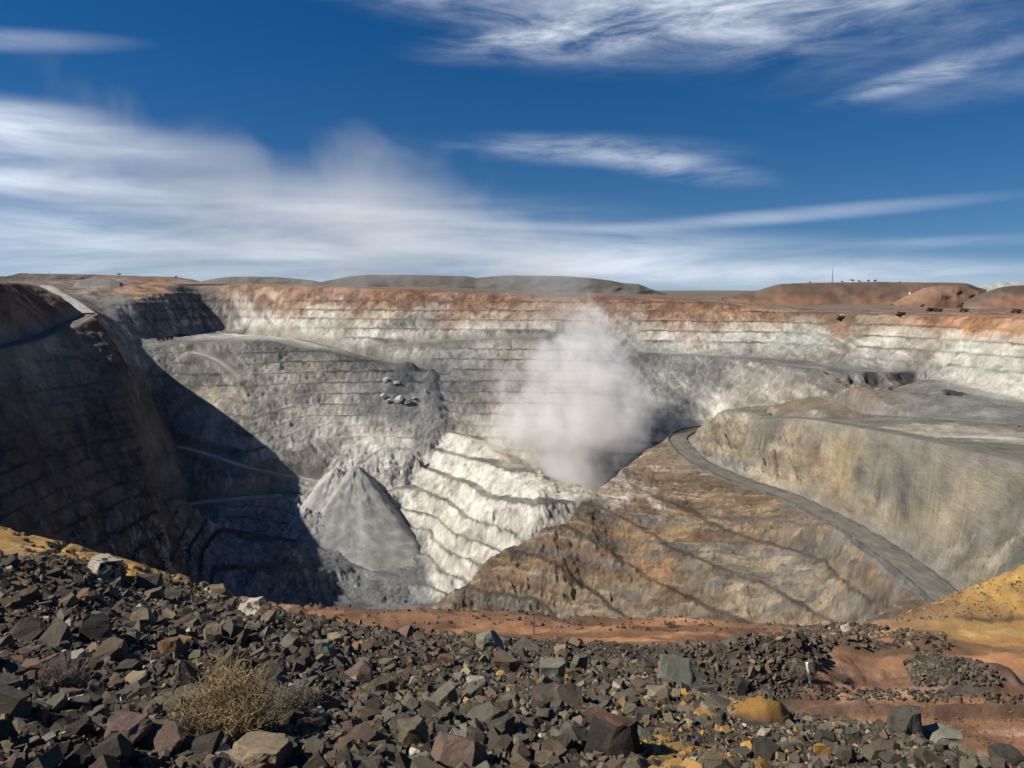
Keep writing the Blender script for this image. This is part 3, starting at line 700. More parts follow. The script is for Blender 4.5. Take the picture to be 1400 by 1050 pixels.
def dump(name, sil, D, depth, foot, cols, label, seed, steps=14, terr=0.0, rough=1.0, run=1.5):
    """flat-topped mine dump standing D metres off: sil = (column, row) of its skyline, foot = row of its foot"""
    xs = np.linspace(sil[0][0], sil[-1][0], 160)
    ys = np.interp(xs, [p[0] for p in sil], [p[1] for p in sil])
    fy = np.interp(xs, [p[0] for p in foot], [p[1] for p in foot])
    rows = []
    U = (xs - 700) / FPX
    zt = np.array([-tan_dep(y) * D for y in ys]); zf = np.array([-tan_dep(y) * D for y in fy]) - 3
    zt = np.maximum(zt, zf + .5)
    H = zt - zf
    for k in range(steps + 1):                       # front slope
        t = k / steps
        yy = D - run * H * (1 - t)
        rows.append((U * yy / CP, yy, zf + H * t))
    rows.append((U * (D + depth * .3), np.full_like(xs, D + depth * .3), zt - .5)); rows.append((U * (D + depth), np.full_like(xs, D + depth), zt - 2)); rows.append((U * (D + depth + 60), np.full_like(xs, D + depth + 60), zf - 5))
    X = np.array([r[0] for r in rows]); Y = np.array([r[1] for r in rows]); Z = np.array([r[2] for r in rows])
    t = np.clip(np.arange(len(rows)) / steps, 0, 1)[:, None] + np.zeros_like(X)
    nz = fbm(X, Z * 3, 60, 4, seed)
    Y = Y + rough * 9 * nz * np.sin(np.pi * t) + terr * 10 * np.sin(t * 6 * np.pi)
    Z = Z + rough * .9 * fbm(X, Y, 22, 3, seed + 3) * (t < .999) + rough * .35 * fbm(X, Y, 14, 2, seed + 4)
    c0, c1 = np.array(cols[0]), np.array(cols[1])
    k = sstep(.2, .7, t + .35 * nz)[..., None]
    C = c0 * (1 - k) + c1 * k
    C = C * (1 + .2 * fbm(X + Y * .2, Z, 25, 3, seed + 9))[..., None]
    n0, n1 = X.shape; v = np.arange(n0 * n1).reshape(n0, n1)
    q = np.stack([v[:-1, :-1], v[:-1, 1:], v[1:, 1:], v[1:, :-1]], -1).reshape(-1, 4)
    o = link_mesh(name, np_mesh(name, np.stack([X, Y, Z], -1).reshape(-1, 3), q, C.reshape(-1, 3)), far_mat)
    tag(o, label, None, None, 'structure'); return o
dump('hill', [(905, 403), (935, 402), (950, 401), (985, 402.5), (1010, 404)], 3800, 500, [(905, 405), (1010, 406)], ((.10, .09, .075), (.10, .09, .075)), 'low dark rise on the horizon between the two mesas', 61)
dump('hill', [(275, 386), (300, 381), (320, 378.5), (350, 378), (380, 378.5), (400, 380), (430, 383), (445, 386)], 2700, 400, [(275, 390), (445, 391)], ((.12, .115, .085), (.12, .115, .085)), 'distant grey green dump behind the far-left rim', 62)
dump('hill', [(440, 386), (465, 381), (480, 378), (505, 375.5), (560, 375.5), (640, 377.5), (652, 380), (660, 379), (690, 376.5), (760, 377), (800, 379.5), (830, 383), (850, 387), (870, 388), (890, 396), (908, 402)], 2300, 500,
     [(440, 394), (640, 400), (908, 406)], ((.13, .12, .105), (.115, .105, .09)), 'long dark flat-topped dump behind the far rim', 63)
dump('hill', [(0, 378), (20, 378), (38, 373.5), (120, 375), (200, 377.5), (250, 378.5), (270, 382), (290, 387)], 1750, 300, [(0, 386), (290, 392)], ((.11, .10, .08), (.105, .095, .075)), 'dark flat-topped dump on the skyline above the shaded wall', 64)
dump('hill', [(125, 382), (140, 377), (180, 378.5), (240, 380), (262, 383), (283, 388)], 1480, 160, [(125, 388), (283, 391)], ((.30, .15, .085), (.20, .11, .07)), 'orange dump above the terraced dark wall', 65)
dump('hill', [(985, 408), (1005, 403), (1020, 399), (1030, 398.5), (1045, 393), (1062, 388), (1100, 386.5), (1200, 385.5), (1300, 386.5), (1313, 387.5), (1325, 392), (1340, 396)], 1900, 350,
     [(985, 412), (1100, 420), (1340, 424)], ((.20, .108, .068), (.12, .083, .06)), 'broad brown mesa with a mast and trees on top', 66, run=1.8)
dump('hill', [(1215, 416), (1240, 402), (1258, 394), (1270, 391), (1300, 391), (1318, 395), (1330, 398)], 1700, 160, [(1215, 422), (1330, 424)], ((.17, .098, .064), (.225, .138, .088)), 'lighter orange heap against the brown mesa', 67, rough=1.5)
dump('hill', [(1320, 397), (1335, 391), (1348, 387), (1356, 385.5), (1375, 385), (1420, 386), (1480, 386)], 2400, 200, [(1320, 398), (1480, 399)], ((.30, .30, .285), (.33, .33, .31)), 'pale grey heap at the end of the skyline', 68)
dump('hill', [(1310, 414), (1335, 402), (1360, 393), (1375, 390.5), (1420, 390), (1520, 390)], 1600, 200, [(1310, 422), (1520, 424)], ((.22, .125, .08), (.11, .085, .068)), 'dark brown slope with an orange foot beside the orange heap', 69)
dump('hill', [(92, 407), (108, 392), (118, 383), (128, 381.5), (160, 382), (172, 386), (180, 397), (186, 408)], 1200, 60, [(92, 410), (186, 411)], ((.13, .13, .12), (.15, .15, .14)), 'grey heap of crushed rock beside the sunlit ramp', 70, rough=.5, run=1.2)
# ------------------------------------------------------------------ the bank in front: survey, ground
ROCK.update(soil_orange=(.41, .205, .10), soil_yellow=(.45, .27, .085), soil_red=(.285, .15, .082), grit=(.085, .068, .052), soil_brown=(.185, .115, .072), soil_tan=(.33, .21, .11))
G = Survey()
G.line([W((-40, -6, -2)), W((0, -6, -2)), W((40, -6, -2))], c='grit')
G.line([W((-40, 3, -3.6)), W((0, 3, -3.6)), W((40, 3, -3.9))], c='grit')
G.line([(-250, 1085, 8.2), (0, 1085, 9.2), (300, 1085, 10.2), (700, 1085, 11.2), (1000, 1085, 11.4), (1300, 1085, 12), (1650, 1100, 12.5)], c='grit')
G.line([(150, 930, 16.5), (300, 955, 16), (500, 960, 17), (700, 970, 18)], c='grit', edge=False)
G.line([(-260, 745, 26), (0, 762, 27), (100, 766, 27.5), (150, 790, 28), (250, 806, 29.5), (350, 832, 31.5), (450, 851, 32.5), (560, 864, 33), (700, 878, 33.5), (850, 885, 34), (1000, 886, 34), (1060, 874, 35), (1120, 866, 36), (1180, 864, 37), (1260, 868, 37)],
       c=['soil_tan', 'soil_tan', 'grit', 'grit', 'grit', 'grit', 'grit', 'grit', 'grit', 'grit', 'grit', 'grit', 'soil_brown', 'soil_brown', 'soil_brown'])
# yellow bank on the left
G.line([(-280, 670, 38), (-150, 690, 36), (0, 718, 34), (60, 735, 34), (150, 762, 34), (200, 776, 34.5), (270, 796, 35.5), (320, 812, 37.5), (380, 825, 41)], c=['soil_yellow'] * 6 + ['soil_tan', 'soil_brown', 'soil_brown'])
G.line([(60, 752, 30.5), (170, 784, 30.5), (0, 742, 30)], c='soil_yellow', edge=False)
# orange strip behind the rocks and its outer edge
G.line([W(place(px, 880, 37.0)[:2] + (z,)) for px, z in ((420, -16.4), (560, -17.2), (700, -17.5), (850, -17.6), (1000, -17.7), (1100, -17.7), (1190, -17.8))], c='soil_orange')
G.line([(380, 826, -18.0), (440, 828, -18.4), (500, 831, -18.6), (620, 832, -18.7), (740, 837, -18.7), (850, 839, -18.7), (950, 843, -18.7), (1050, 849, -18.7), (1110, 851, -18.8), (1190, 845, -19.0)], c=['soil_brown', 'soil_brown', 'soil_brown', 'soil_brown', 'soil_brown', 'soil_orange', 'soil_orange', 'soil_brown', 'soil_brown', 'soil_tan'])
# mound at the right
G.line([(1192, 843, 44.5), (1240, 833, 45), (1300, 805, 45.5), (1350, 782, 46), (1400, 760, 46.5), (1600, 690, 48)], c=['soil_brown', 'soil_brown', 'soil_brown', 'soil_yellow', 'soil_yellow', 'soil_yellow'])
G.line([(1330, 815, 43.8), (1400, 800, 43.6)], c='soil_yellow', edge=False)
G.line([(1200, 852, 42), (1300, 849, 42), (1400, 847, 41.6), (1650, 850, 41)], c=['soil_tan', 'soil_tan', 'soil_yellow', 'soil_yellow'])
G.line([(1230, 860, 40), (1320, 862, 39.6), (1400, 863, 39.5), (1650, 866, 39)], c=['soil_orange', 'soil_yellow', 'soil_yellow', 'soil_yellow'], edge=False)
# track floor at the right
G.line([W(place(px, 900, 35.5)[:2] + (-17.6,)) for px in (1120, 1180, 1250, 1330, 1420, 1650)], c=['soil_red', 'soil_red', 'soil_red', 'soil_orange', 'soil_orange', 'soil_orange'])
G.line([W(place(px, 940, 31.0)[:2] + (-17.5,)) for px in (960, 1060, 1150, 1250, 1350, 1450, 1650)], c=['grit', 'grit', 'soil_red', 'soil_red', 'soil_red', 'soil_red', 'soil_red'])
G.line([W(place(px, 1000, d)[:2] + (-17.4,)) for px, d in ((1000, 27.5), (1150, 26.5), (1300, 25), (1450, 23), (1650, 21.5))], c=['grit', 'soil_red', 'soil_red', 'soil_red', 'soil_red'])
# crest of the near bank at the right
G.line([(900, 922, 27), (950, 935, 25.5), (1000, 952, 23), (1060, 970, 21.5), (1150, 988, 20), (1230, 1002, 19), (1330, 1040, 17.5), (1400, 1056, 16.5), (1520, 1085, 15.5), (1650, 1098, 15)], c='grit')
# outer slope down into the pit
G.line([W((-60, 42, -16)), W((-42, 43, -17)), W((-30, 46, -20)), W((-12, 48, -23)), W((8, 48.5, -24)), W((24, 50, -24.5)), W((34, 54, -25.5)), W((52, 58, -27))], c='soil_brown')
G.line([W((-75, 50, -34)), W((-42, 58, -40)), W((0, 66, -42)), W((45, 66, -42)), W((75, 66, -42))], c='brown')
AZ2 = np.radians(np.linspace(-47, 47, 640)); RR2 = np.concatenate([np.linspace(1.5, 9, 12, endpoint=False), np.linspace(9, 46, 210, endpoint=False), np.linspace(46, 66, 34)])
A2, R2 = np.meshgrid(AZ2, RR2); FX = R2 * np.sin(A2); FY = R2 * np.cos(A2)
f2 = G.fields(FX, FY)
for j in range(f2.shape[1]):
    b = np.isnan(f2[:, j, 0])
    if b.any() and not b.all():
        gi = np.nonzero(~b)[0]; near = gi[np.abs(np.arange(len(RR2))[:, None] - gi[None, :]).argmin(1)]; f2[:, j] = np.where(b[:, None], f2[near, j], f2[:, j])
FZ = box_blur(box_blur(f2[..., 0], 2, 3), 2, 3); FC = box_blur(f2[..., 3:6], 2, 4)
FZ = FZ + .22 * fbm(FX, FY, 3.5, 3, 71) * (1 - sstep(50, 60, R2)) + .05 * fbm(FX, FY, .7, 3, 72)
def bump_fg(px, py, d, rx, ry, h, rgb=None, k=.9, sharp=.2):
    """a heap on the foreground ground, centred where the photograph shows it"""
    global FZ, FC
    x, y, _ = place(px, py, d)
    g = ((FX - x) / rx) ** 2 + ((FY - y) / ry) ** 2
    w = np.maximum(0, 1 - np.sqrt(g) * (1 + sharp * fbm(FX, FY, 1.2, 3, 73))); w = np.where(w > .6, .6 + (w - .6) * .6, w)
    FZ = FZ + h * w
    if rgb is not None: FC = mixc(FC, k * sstep(.05, .25, w), rgb)
# rear bund, dirt heap, gravel heap, soil heap, windrow of the track
for px, d in ((1030, 33.4), (1070, 33.6), (1110, 34), (1150, 34.6), (1190, 35.2), (1230, 35.4)):
    bump_fg(px, 880, d, 2.2, 1.7, .75 if px < 1120 else .22, ROCK['soil_brown'] if px > 1120 else ROCK['grit'], .8)
bump_fg(1270, 900, 34.2, 2.6, 1.5, .6, (.24, .15, .08), .6)
bump_fg(1310, 918, 32.6, 3.4, 1.6, 1.15, (.085, .075, .064), .95)
bump_fg(1375, 918, 32.2, 1.6, 1.3, .8, (.17, .10, .065), .8)
bump_fg(1042, 988, 19.0, 1.0, .8, .95, (.40, .215, .065), 1.0, .45)
bump_fg(905, 1015, 14.6, 1.0, .9, .2, (.40, .235, .07), .9)
bump_fg(960, 1020, 14.4, 1.3, .9, .15, (.33, .20, .07), .8)
bump_fg(1180, 905, 33.8, 3.4, 2.2, .12, (.31, .165, .09), .9)
for px in range(1110, 1420, 18): bump_fg(px, 948, 30.4 + .2 * math.sin(px), 1.2, .55, .22, (.16, .095, .065), .7)
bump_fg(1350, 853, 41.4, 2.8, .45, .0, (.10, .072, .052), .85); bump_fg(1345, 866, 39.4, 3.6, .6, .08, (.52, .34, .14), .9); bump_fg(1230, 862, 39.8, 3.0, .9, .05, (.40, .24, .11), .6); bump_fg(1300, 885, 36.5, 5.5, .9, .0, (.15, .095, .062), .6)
n1 = fbm(FX, FY, 5, 4, 75); n2 = fbm(FX, FY, .9, 4, 76)
# dark crust patches on the strip and tyre streaks on the track
pxf, pyf = 700 + FPX * FX / (FY * CP - FZ * SP), 525 - FPX * (FY * SP + FZ * CP) / (FY * CP - FZ * SP)
strip = sstep(35.5, 36.5, FY) * (1 - sstep(44, 46, FY)) * sstep(-14, -10, FX) * (1 - sstep(15, 19, FX))
FC = mixc(FC, strip * sstep(.05, .5, fbm(FX * .5, FY * 1.6, 2.2, 4, 77)) * .75, (.13, .075, .045))
track = sstep(12, 14, FX) * sstep(20, 24, FY) * (1 - sstep(33, 35, FY)) * sstep(-18.6, -18, FZ) * (1 - sstep(-16.8, -16.4, FZ))
FC = mixc(FC, track * sstep(.1, .6, fbm(FX * .25, FY * 2.2, 1.3, 3, 78)) * .8, (.46, .30, .20))
FC = mixc(FC, track * sstep(.1, .6, fbm(FX * .25 + 40, FY * 2.0, 1.1, 3, 79)) * .6, (.15, .085, .06))
# rain gullies on the earth banks
bank = np.maximum(sstep(15, 17, FX) * sstep(41, 42.5, FY), (1 - sstep(-12, -9, FX)) * sstep(27, 29, FY)) * (1 - sstep(48, 52, FY))
gul = 1 - np.abs(fbm(FX * 1.0 + FY * .35, FY * .22, 1.1, 3, 80))
FZ = FZ - .22 * bank * sstep(.55, 1.0, gul)
FC = mixc(FC, bank * .7 * sstep(.1, .7, fbm(FX, FY, 2.6, 5, 81, .65)), (.23, .135, .075)); FC = mixc(FC, bank * .5 * sstep(.2, .8, fbm(FX + 9, FY, 1.5, 5, 82, .65)), (.50, .36, .18))
FC = np.clip(FC * (1 + .16 * n1 + .22 * n2)[..., None], .02, .7)
fg_mat = rock_material('bank_soil', scale=3.5, bump=1.0, dist=.16, streak=False, var=.42, hf=.82)
n0, n1_ = FX.shape; v = np.arange(n0 * n1_).reshape(n0, n1_)
q = np.stack([v[:-1, :-1], v[:-1, 1:], v[1:, 1:], v[1:, :-1]], -1).reshape(-1, 4)
fg = link_mesh('terrain', np_mesh('terrain', np.stack([FX, FY, FZ], -1).reshape(-1, 3), q, FC.reshape(-1, 3)), fg_mat)
tag(fg, 'bank of orange, yellow and brown earth at the edge of the pit', None, None, 'structure')
def fg_z(x, y):
    x = np.asarray(x, float); y = np.asarray(y, float)
    az = np.arctan2(x, y); r = np.hypot(x, y)
    j = np.clip(np.searchsorted(AZ2, az), 1, len(AZ2) - 1); i = np.clip(np.searchsorted(RR2, r), 1, len(RR2) - 1)
    fj = np.clip((az - AZ2[j - 1]) / (AZ2[j] - AZ2[j - 1]), 0, 1); fi = np.clip((r - RR2[i - 1]) / (RR2[i] - RR2[i - 1]), 0, 1)
    return (FZ[i - 1, j - 1] * (1 - fj) + FZ[i - 1, j] * fj) * (1 - fi) + (FZ[i, j - 1] * (1 - fj) + FZ[i, j] * fj) * fi
def fg_point(px, py):
    """first place on the bank that the photograph's column/row looks at"""
    u = (px - 700) / FPX; v_ = (525 - py) / FPX
    dx, dy, dz = u, CP + v_ * SP, v_ * CP - SP
    t = np.linspace(5, 60, 4000) / dy
    h = fg_z(dx * t, dy * t); k = np.nonzero(dz * t <= h)[0]
    if len(k) == 0: return None
    t = t[k[0]]; return Vector((dx * t, dy * t, dz * t))
# ------------------------------------------------------------------ rocks
def rock_bm(seed, cuts=10, flat=.6, long=1.2, bevel=.0, detail=0):
    """a broken block: a box cut by random planes; about one unit half-size"""
    R = random.Random(seed)
    bm = bmesh.new(); bmesh.ops.create_cube(bm, size=2)
    for v in bm.verts: v.co = Vector((v.co.x * long * R.uniform(.85, 1.1), v.co.y * R.uniform(.85, 1.1), v.co.z * flat * R.uniform(.85, 1.1)))
    for k in range(cuts):
        n = Vector((R.gauss(0, 1), R.gauss(0, 1), R.gauss(0, .9))); n.normalize()
        ext = abs(n.x) * long + abs(n.y) + abs(n.z) * flat
        d = ext * R.uniform(.46, .74)
        g = bm.verts[:] + bm.edges[:] + bm.faces[:]
        r = bmesh.ops.bisect_plane(bm, geom=g, plane_co=n * d, plane_no=n, clear_outer=True, dist=1e-5)
        ed = [e for e in r['geom_cut'] if isinstance(e, bmesh.types.BMEdge)]
        if ed:
            try: bmesh.ops.contextual_create(bm, geom=ed)
            except Exception: pass
    bmesh.ops.remove_doubles(bm, verts=bm.verts, dist=.09)
    bmesh.ops.recalc_face_normals(bm, faces=bm.faces)
    if bevel > 0:
        bmesh.ops.bevel(bm, geom=bm.edges[:], offset=bevel, segments=1, affect='EDGES', clamp_overlap=True)
    if detail:
        bmesh.ops.triangulate(bm, faces=bm.faces)
        for _ in range(detail):
            bmesh.ops.subdivide_edges(bm, edges=[e for e in bm.edges if e.calc_length() > .16], cuts=1, use_grid_fill=True)
            bmesh.ops.triangulate(bm, faces=bm.faces)
        off = Vector((R.uniform(0, 50), R.uniform(0, 50), R.uniform(0, 50)))
        bm.normal_update()
        for v in bm.verts:
            p = v.co * 1.6 + off
            v.co += v.normal * (.10 * mnoise.fractal(p, 1.0, 2.0, 4) - .03) + v.normal * .035 * mnoise.noise(p * 5)
    bmesh.ops.triangulate(bm, faces=bm.faces)
    return bm
ROCKC = dict(grey=(.110, .099, .076), dark=(.070, .061, .048), olive=(.135, .116, .074), brown=(.112, .083, .058), rust=(.165, .096, .060), mauve=(.140, .096, .076), pale=(.38, .34, .27), ochre=(.36, .205, .065), tan=(.23, .18, .115), green=(.160, .158, .120))
NAMEC = dict(grey='dark grey', dark='near-black', olive='olive grey', brown='dark brown', rust='rust brown', mauve='reddish brown', pale='pale cream', ochre='ochre yellow', tan='tan', green='pale grey green')
stone_mats = {}
ROCKC = {k: tuple(v * .88 for v in c) for k, c in ROCKC.items()}
for k, c in ROCKC.items(): stone_mats[k] = rock_material('stone_' + k, False, c, 5.0, .9, .08, False, .5, .88, objrand=.28, hf=.82)
stuff_mat = rock_material('rubble_stone', True, scale=8.0, bump=.8, dist=.06, streak=False, var=.45, rough=.9, hf=.8)
PROTO = []
for i in range(22):
    bm = rock_bm(100 + i, random.Random(i).randint(8, 13), random.Random(i + 50).uniform(.45, .85), random.Random(i + 90).uniform(1.0, 1.5), bevel=.03, detail=1)
    me = bpy.data.meshes.new('rock'); bm.to_mesh(me); bm.free(); me.materials.append(stone_mats['grey']); PROTO.append(me)
SMALL = []
for i in range(26):
    bm = rock_bm(300 + i, random.Random(i).randint(3, 6), random.Random(i + 50).uniform(.45, .9), random.Random(i + 90).uniform(1.0, 1.5))
    co_ = np.array([v.co[:] for v in bm.verts]); bm.verts.index_update(); tr = np.array([[v.index for v in f.verts] for f in bm.faces]); bm.free(); SMALL.append((co_, tr))

def in_poly(x, y, poly):
    inside = np.zeros(np.shape(x), bool); n = len(poly); j = n - 1
    for i in range(n):
        xi, yi = poly[i]; xj, yj = poly[j]
        c = ((yi > y) != (yj > y)) & (x < (xj - xi) * (y - yi) / (yj - yi + 1e-12) + xi)
        inside ^= c; j = i
    return inside
ROCKY = [(-90, 758), (100, 762), (150, 785), (270, 802), (350, 828), (450, 848), (560, 861), (700, 874), (850, 881), (1000, 882), (1060, 868), (1110, 858), (1150, 862), (1140, 880), (1122, 905), (1108, 932), (1000, 936), (1004, 948), (1060, 965), (1150, 982), (1235, 988), (1330, 1034), (1400, 1052), (1480, 1140), (-90, 1140)]
def scatter(n, poly, seed):
    R = np.random.default_rng(seed); out = []
    for _ in range(60):
        if sum(len(o) for o in out) >= n: break
        r = np.sqrt(R.uniform(7.5 ** 2, 54 ** 2, 60000)); a = R.uniform(-.8, .8, 60000)
        x = r * np.sin(a); y = r * np.cos(a); z = fg_z(x, y)
        f = y * CP - z * SP; px = 700 + FPX * x / f; py = 525 - FPX * (y * SP + z * CP) / f
        m = in_poly(px, py, poly); out.append(np.stack([x, y, z, px, py], -1)[m])
    return np.concatenate(out)[:n]
RK = []          # x, y, z, px, py, size, colour
def colour_pick(px, py, R, big=False):
    w = dict(grey=4.2, dark=2.0, olive=1.9, brown=2.4, rust=.5, mauve=.9, pale=.22, ochre=.05, tan=.55, green=.35)
    if px < 480: w.update(dark=3.2, brown=3.2, pale=.35, olive=1.6)
    if 850 < px < 1110 and py > 950: w.update(ochre=3.4 if not big else .6, tan=2.4, olive=3)
    if px > 1090 and py > 960: w.update(olive=3, tan=1.0, ochre=.35)
    if py < 905 and px > 400: w.update(brown=4, mauve=2.2, grey=3)
    ks = list(w); return R.choices(ks, [w[k] for k in ks])[0]
R0 = random.Random(5)
# largest first, keeping their distance; then smaller and smaller to fill the gaps
taken = []
def try_place(pts, sizes, gap, lift=.18):
    global taken
    cell = {}
    for t in taken: cell.setdefault((int(t[0] // 1), int(t[1] // 1)), []).append(t)
    for (x, y, z, px, py), s in zip(pts, sizes):
        s = s * float(np.interp(y, [9, 12, 18, 26, 34], [.7, 1.05, .9, .72, .55]))
        if px > 1000 and py > 950: s *= .6
        if s > .07 and (((px - 1040) / 42) ** 2 + ((py - 977) / 27) ** 2 < 1 or ((px - 905) / 42) ** 2 + ((py - 1015) / 30) ** 2 < 1 or ((px - 965) / 40) ** 2 + ((py - 1022) / 26) ** 2 < 1): continue
        if ((px - 1040) / 34) ** 2 + ((py - 974) / 20) ** 2 < 1: continue
        ok = True; cx, cy = int(x // 1), int(y // 1)
        for i in (-1, 0, 1):
            for j in (-1, 0, 1):
                for t in cell.get((cx + i, cy + j), ()):
                    if (t[0] - x) ** 2 + (t[1] - y) ** 2 < (gap * (t[2] + s)) ** 2: ok = False; break
                if not ok: break
            if not ok: break
        if not ok: continue
        t = (x, y, s); cell.setdefault((cx, cy), []).append(t); taken.append(t)
        RK.append([x, y, z + s * lift, px, py, s, colour_pick(px, py, R0, s > .3)])
HERO = [  # column, row of its middle, width, height (pixels), colour, second colour, label
    (146, 778, 50, 46, 'pale', 'dark', 'white-streaked boulder with a black cleft on the crest below the yellow bank', 1.0),
    (206, 799, 38, 30, 'grey', None, 'flat-topped grey block on the crest beside the white-streaked boulder', 1.0),
    (303, 811, 30, 24, 'tan', None, 'tan rock on the crest against the shaded pit', 1.0),
    (348, 834, 46, 38, 'pale', 'mauve', 'pinkish pale boulder on the crest where the orange strip begins', 1.0),
    (670, 876, 38, 42, 'green', None, 'pale grey green boulder standing on the crest beside the orange strip', 1.1),
    (722, 884, 46, 18, 'grey', None, 'flat dark slab lying on the crest beside the pale grey green boulder', .5),
    (922, 921, 76, 44, 'green', None, 'largest flat grey green slab on the rubble, tilted towards the viewer', .45),
    (836, 1006, 76, 84, 'dark', 'rust', 'large dark boulder with an orange top face at the bottom edge', 1.1),
    (620, 1026, 82, 56, 'mauve', None, 'large reddish brown boulder cut by the bottom edge', .8),
    (571, 1003, 46, 58, 'olive', None, 'tall olive grey boulder beside the reddish brown one at the bottom edge', 1.3),
    (358, 1022, 80, 60, 'tan', 'mauve', 'tan boulder with a lit edge below the dry bush', .9),
    (172, 1000, 56, 42, 'mauve', None, 'reddish boulder at the foot of the slope below the dry bush', .8),
    (222, 1010, 62, 44, 'mauve', None, 'broad reddish brown boulder next to the tan one below the bush', .7),
    (62, 917, 66, 44, 'rust', 'mauve', 'big rust brown boulder behind the dead twigs', .8),
    (232, 884, 36, 32, 'rust', None, 'rust brown rock above the dry bush', .8),
    (446, 890, 34, 38, 'green', None, 'pointed grey green rock beside the top of the dry bush', 1.1),
    (518, 938, 38, 38, 'olive', None, 'olive tan rock with a steep lit face in the middle of the rubble', 1.0),
    (756, 919, 40, 36, 'green', None, 'blocky grey green rock below the pale crest boulder', .9),
    (692, 908, 34, 28, 'brown', None, 'brown wedge-shaped rock just below the pale crest boulder', .9),
    (686, 993, 40, 32, 'grey', None, 'wide dark grey rock above the reddish brown boulder', .7),
    (612, 901, 24, 20, 'rust', None, 'small rusty orange stone among dark rubble near the crest', .9),
    (1237, 988, 42, 52, 'grey', None, 'tall grey boulder at the edge of the bank above the red track', 1.3),
    (1286, 1010, 52, 36, 'green', None, 'pale faced boulder beside the tall grey one above the track', .7),
    (1190, 1031, 30, 32, 'olive', None, 'square olive block below the tall grey boulder', 1.0),
    (1160, 1032, 22, 36, 'grey', None, 'narrow upright dark stone beside the square olive block', 1.4),
    (1121, 1023, 24, 26, 'ochre', None, 'ochre yellow stone lying among dark rubble near the bottom edge', .7),
    (1045, 1005, 20, 24, 'pale', None, 'pale upright stone below the bare ochre soil heap', 1.2),
    (1013, 937, 22, 26, 'dark', None, 'dark upright rock at the start of the gravel track', 1.2),
    (882, 978, 32, 24, 'dark', None, 'rounded dark rock to the side of the boulder with the orange top', .8),
    (880, 1003, 26, 18, 'green', None, 'light grey shard in the shadow of the boulder with the orange top', .6),
    (1378, 1034, 44, 30, 'dark', None, 'black rock at the end of the bank above the track', .7),
    (1157, 861, 13, 15, 'pale', None, 'pale pink stone standing on the rear dirt bund', 1.2),
    (209, 907, 13, 11, 'pale', None, 'bright white stone above the dry bush', .8),
    (106, 895, 26, 18, 'pale', None, 'pale cream slab on the shaded slope above the dead twigs', .5),
    (290, 866, 27, 28, 'tan', None, 'tan tilted slab below the crest above the dry bush', .9),
    (1108, 905, 18, 14, 'grey', None, 'grey rock behind the leaning white post', .8),
    (790, 905, 26, 34, 'grey', None, 'upright grey slab near the crest beside the blocky grey green rock', 1.2),
    (985, 962, 44, 22, 'grey', None, 'long dark rock above the ochre soil heap', .5),
]
heroes = []
for i, (px, py, w, h, c1, c2, lab, asp) in enumerate(HERO):
    p = fg_point(px, py + h * .28)
    if p is None: p = fg_point(px, py + h * .6)
    if p is None: continue
    s = w * .5 * (p.y * CP - p.z * SP) / FPX
    hh = h * .5 * (p.y * CP - p.z * SP) / FPX
    bm = rock_bm(900 + i * 3, 11 if asp >= .6 else 16, 1.0, 1.0, bevel=.04, detail=2 if w > 30 else 1)
    ext = [max(abs(v.co[k]) for v in bm.verts) for k in range(3)]
    for v in bm.verts: v.co = Vector((v.co.x / ext[0] * s * 1.05, v.co.y / ext[1] * s * .85, v.co.z / ext[2] * max(hh, .35 * s) * (1.12 if asp > .6 else .8)))
    me = bpy.data.meshes.new('boulder'); bm.to_mesh(me); bm.free()
    me.materials.append(stone_mats[c1])
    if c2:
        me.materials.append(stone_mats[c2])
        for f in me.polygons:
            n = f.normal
            if (c2 == 'rust' and n.z > .45 and n.x < .6) or (c2 == 'dark' and n.x + .4 * mnoise.noise(f.center * (1.5 / s)) > .12) or (c2 == 'mauve' and n.x > .2): f.material_index = 1  # right-facing sides take the darker stone, their shade built into the colour
    o = bpy.data.objects.new('boulder', me); COL.objects.link(o)
    o.location = (p.x, p.y, p.z + hh * .25)
    tilt = -.45 if asp < .6 else 0
    o.rotation_euler = (-tilt * .9, R0.uniform(-.15, .15) + (.28 if asp < .6 else 0), R0.uniform(-.4, .4))
    tag(o, lab, 'boulder' if w > 30 else 'rock')
    o.name = 'boulder' if w > 30 else 'rock'
    heroes.append((px, py, w, lab)); taken.append((p.x, p.y, s * 1.15))
    # wide ones keep more room
    for dx in (-.6, .6): taken.append((p.x + dx * s, p.y, s * .7))
def sizes(n, lo, hi, seed, k=1.6):
    u = np.random.default_rng(seed).uniform(0, 1, n); return np.sort(lo + (hi - lo) * u ** k)[::-1]
try_place(scatter(900, ROCKY, 1), sizes(900, .20, .50, 1, 2.8), .95)
try_place(scatter(8000, ROCKY, 2), sizes(8000, .10, .23, 2, 1.8), .72)
try_place(scatter(4000, [(920, 884), (1060, 868), (1120, 860), (1142, 878), (1106, 932), (1000, 936)], 8), sizes(4000, .10, .34, 8, 2.0), .66)
sm = scatter(90000, ROCKY, 3); ss = sizes(90000, .022, .11, 3, 1.9)
keep = ss * np.interp(sm[:, 1], [10, 18, 26, 34], [1.1, .9, .72, .55]) * FPX / sm[:, 1] > 1.6
try_place(sm[keep], ss[keep], .56, .1)
RK.sort(key=lambda r: -r[5] / (r[1] + 2))
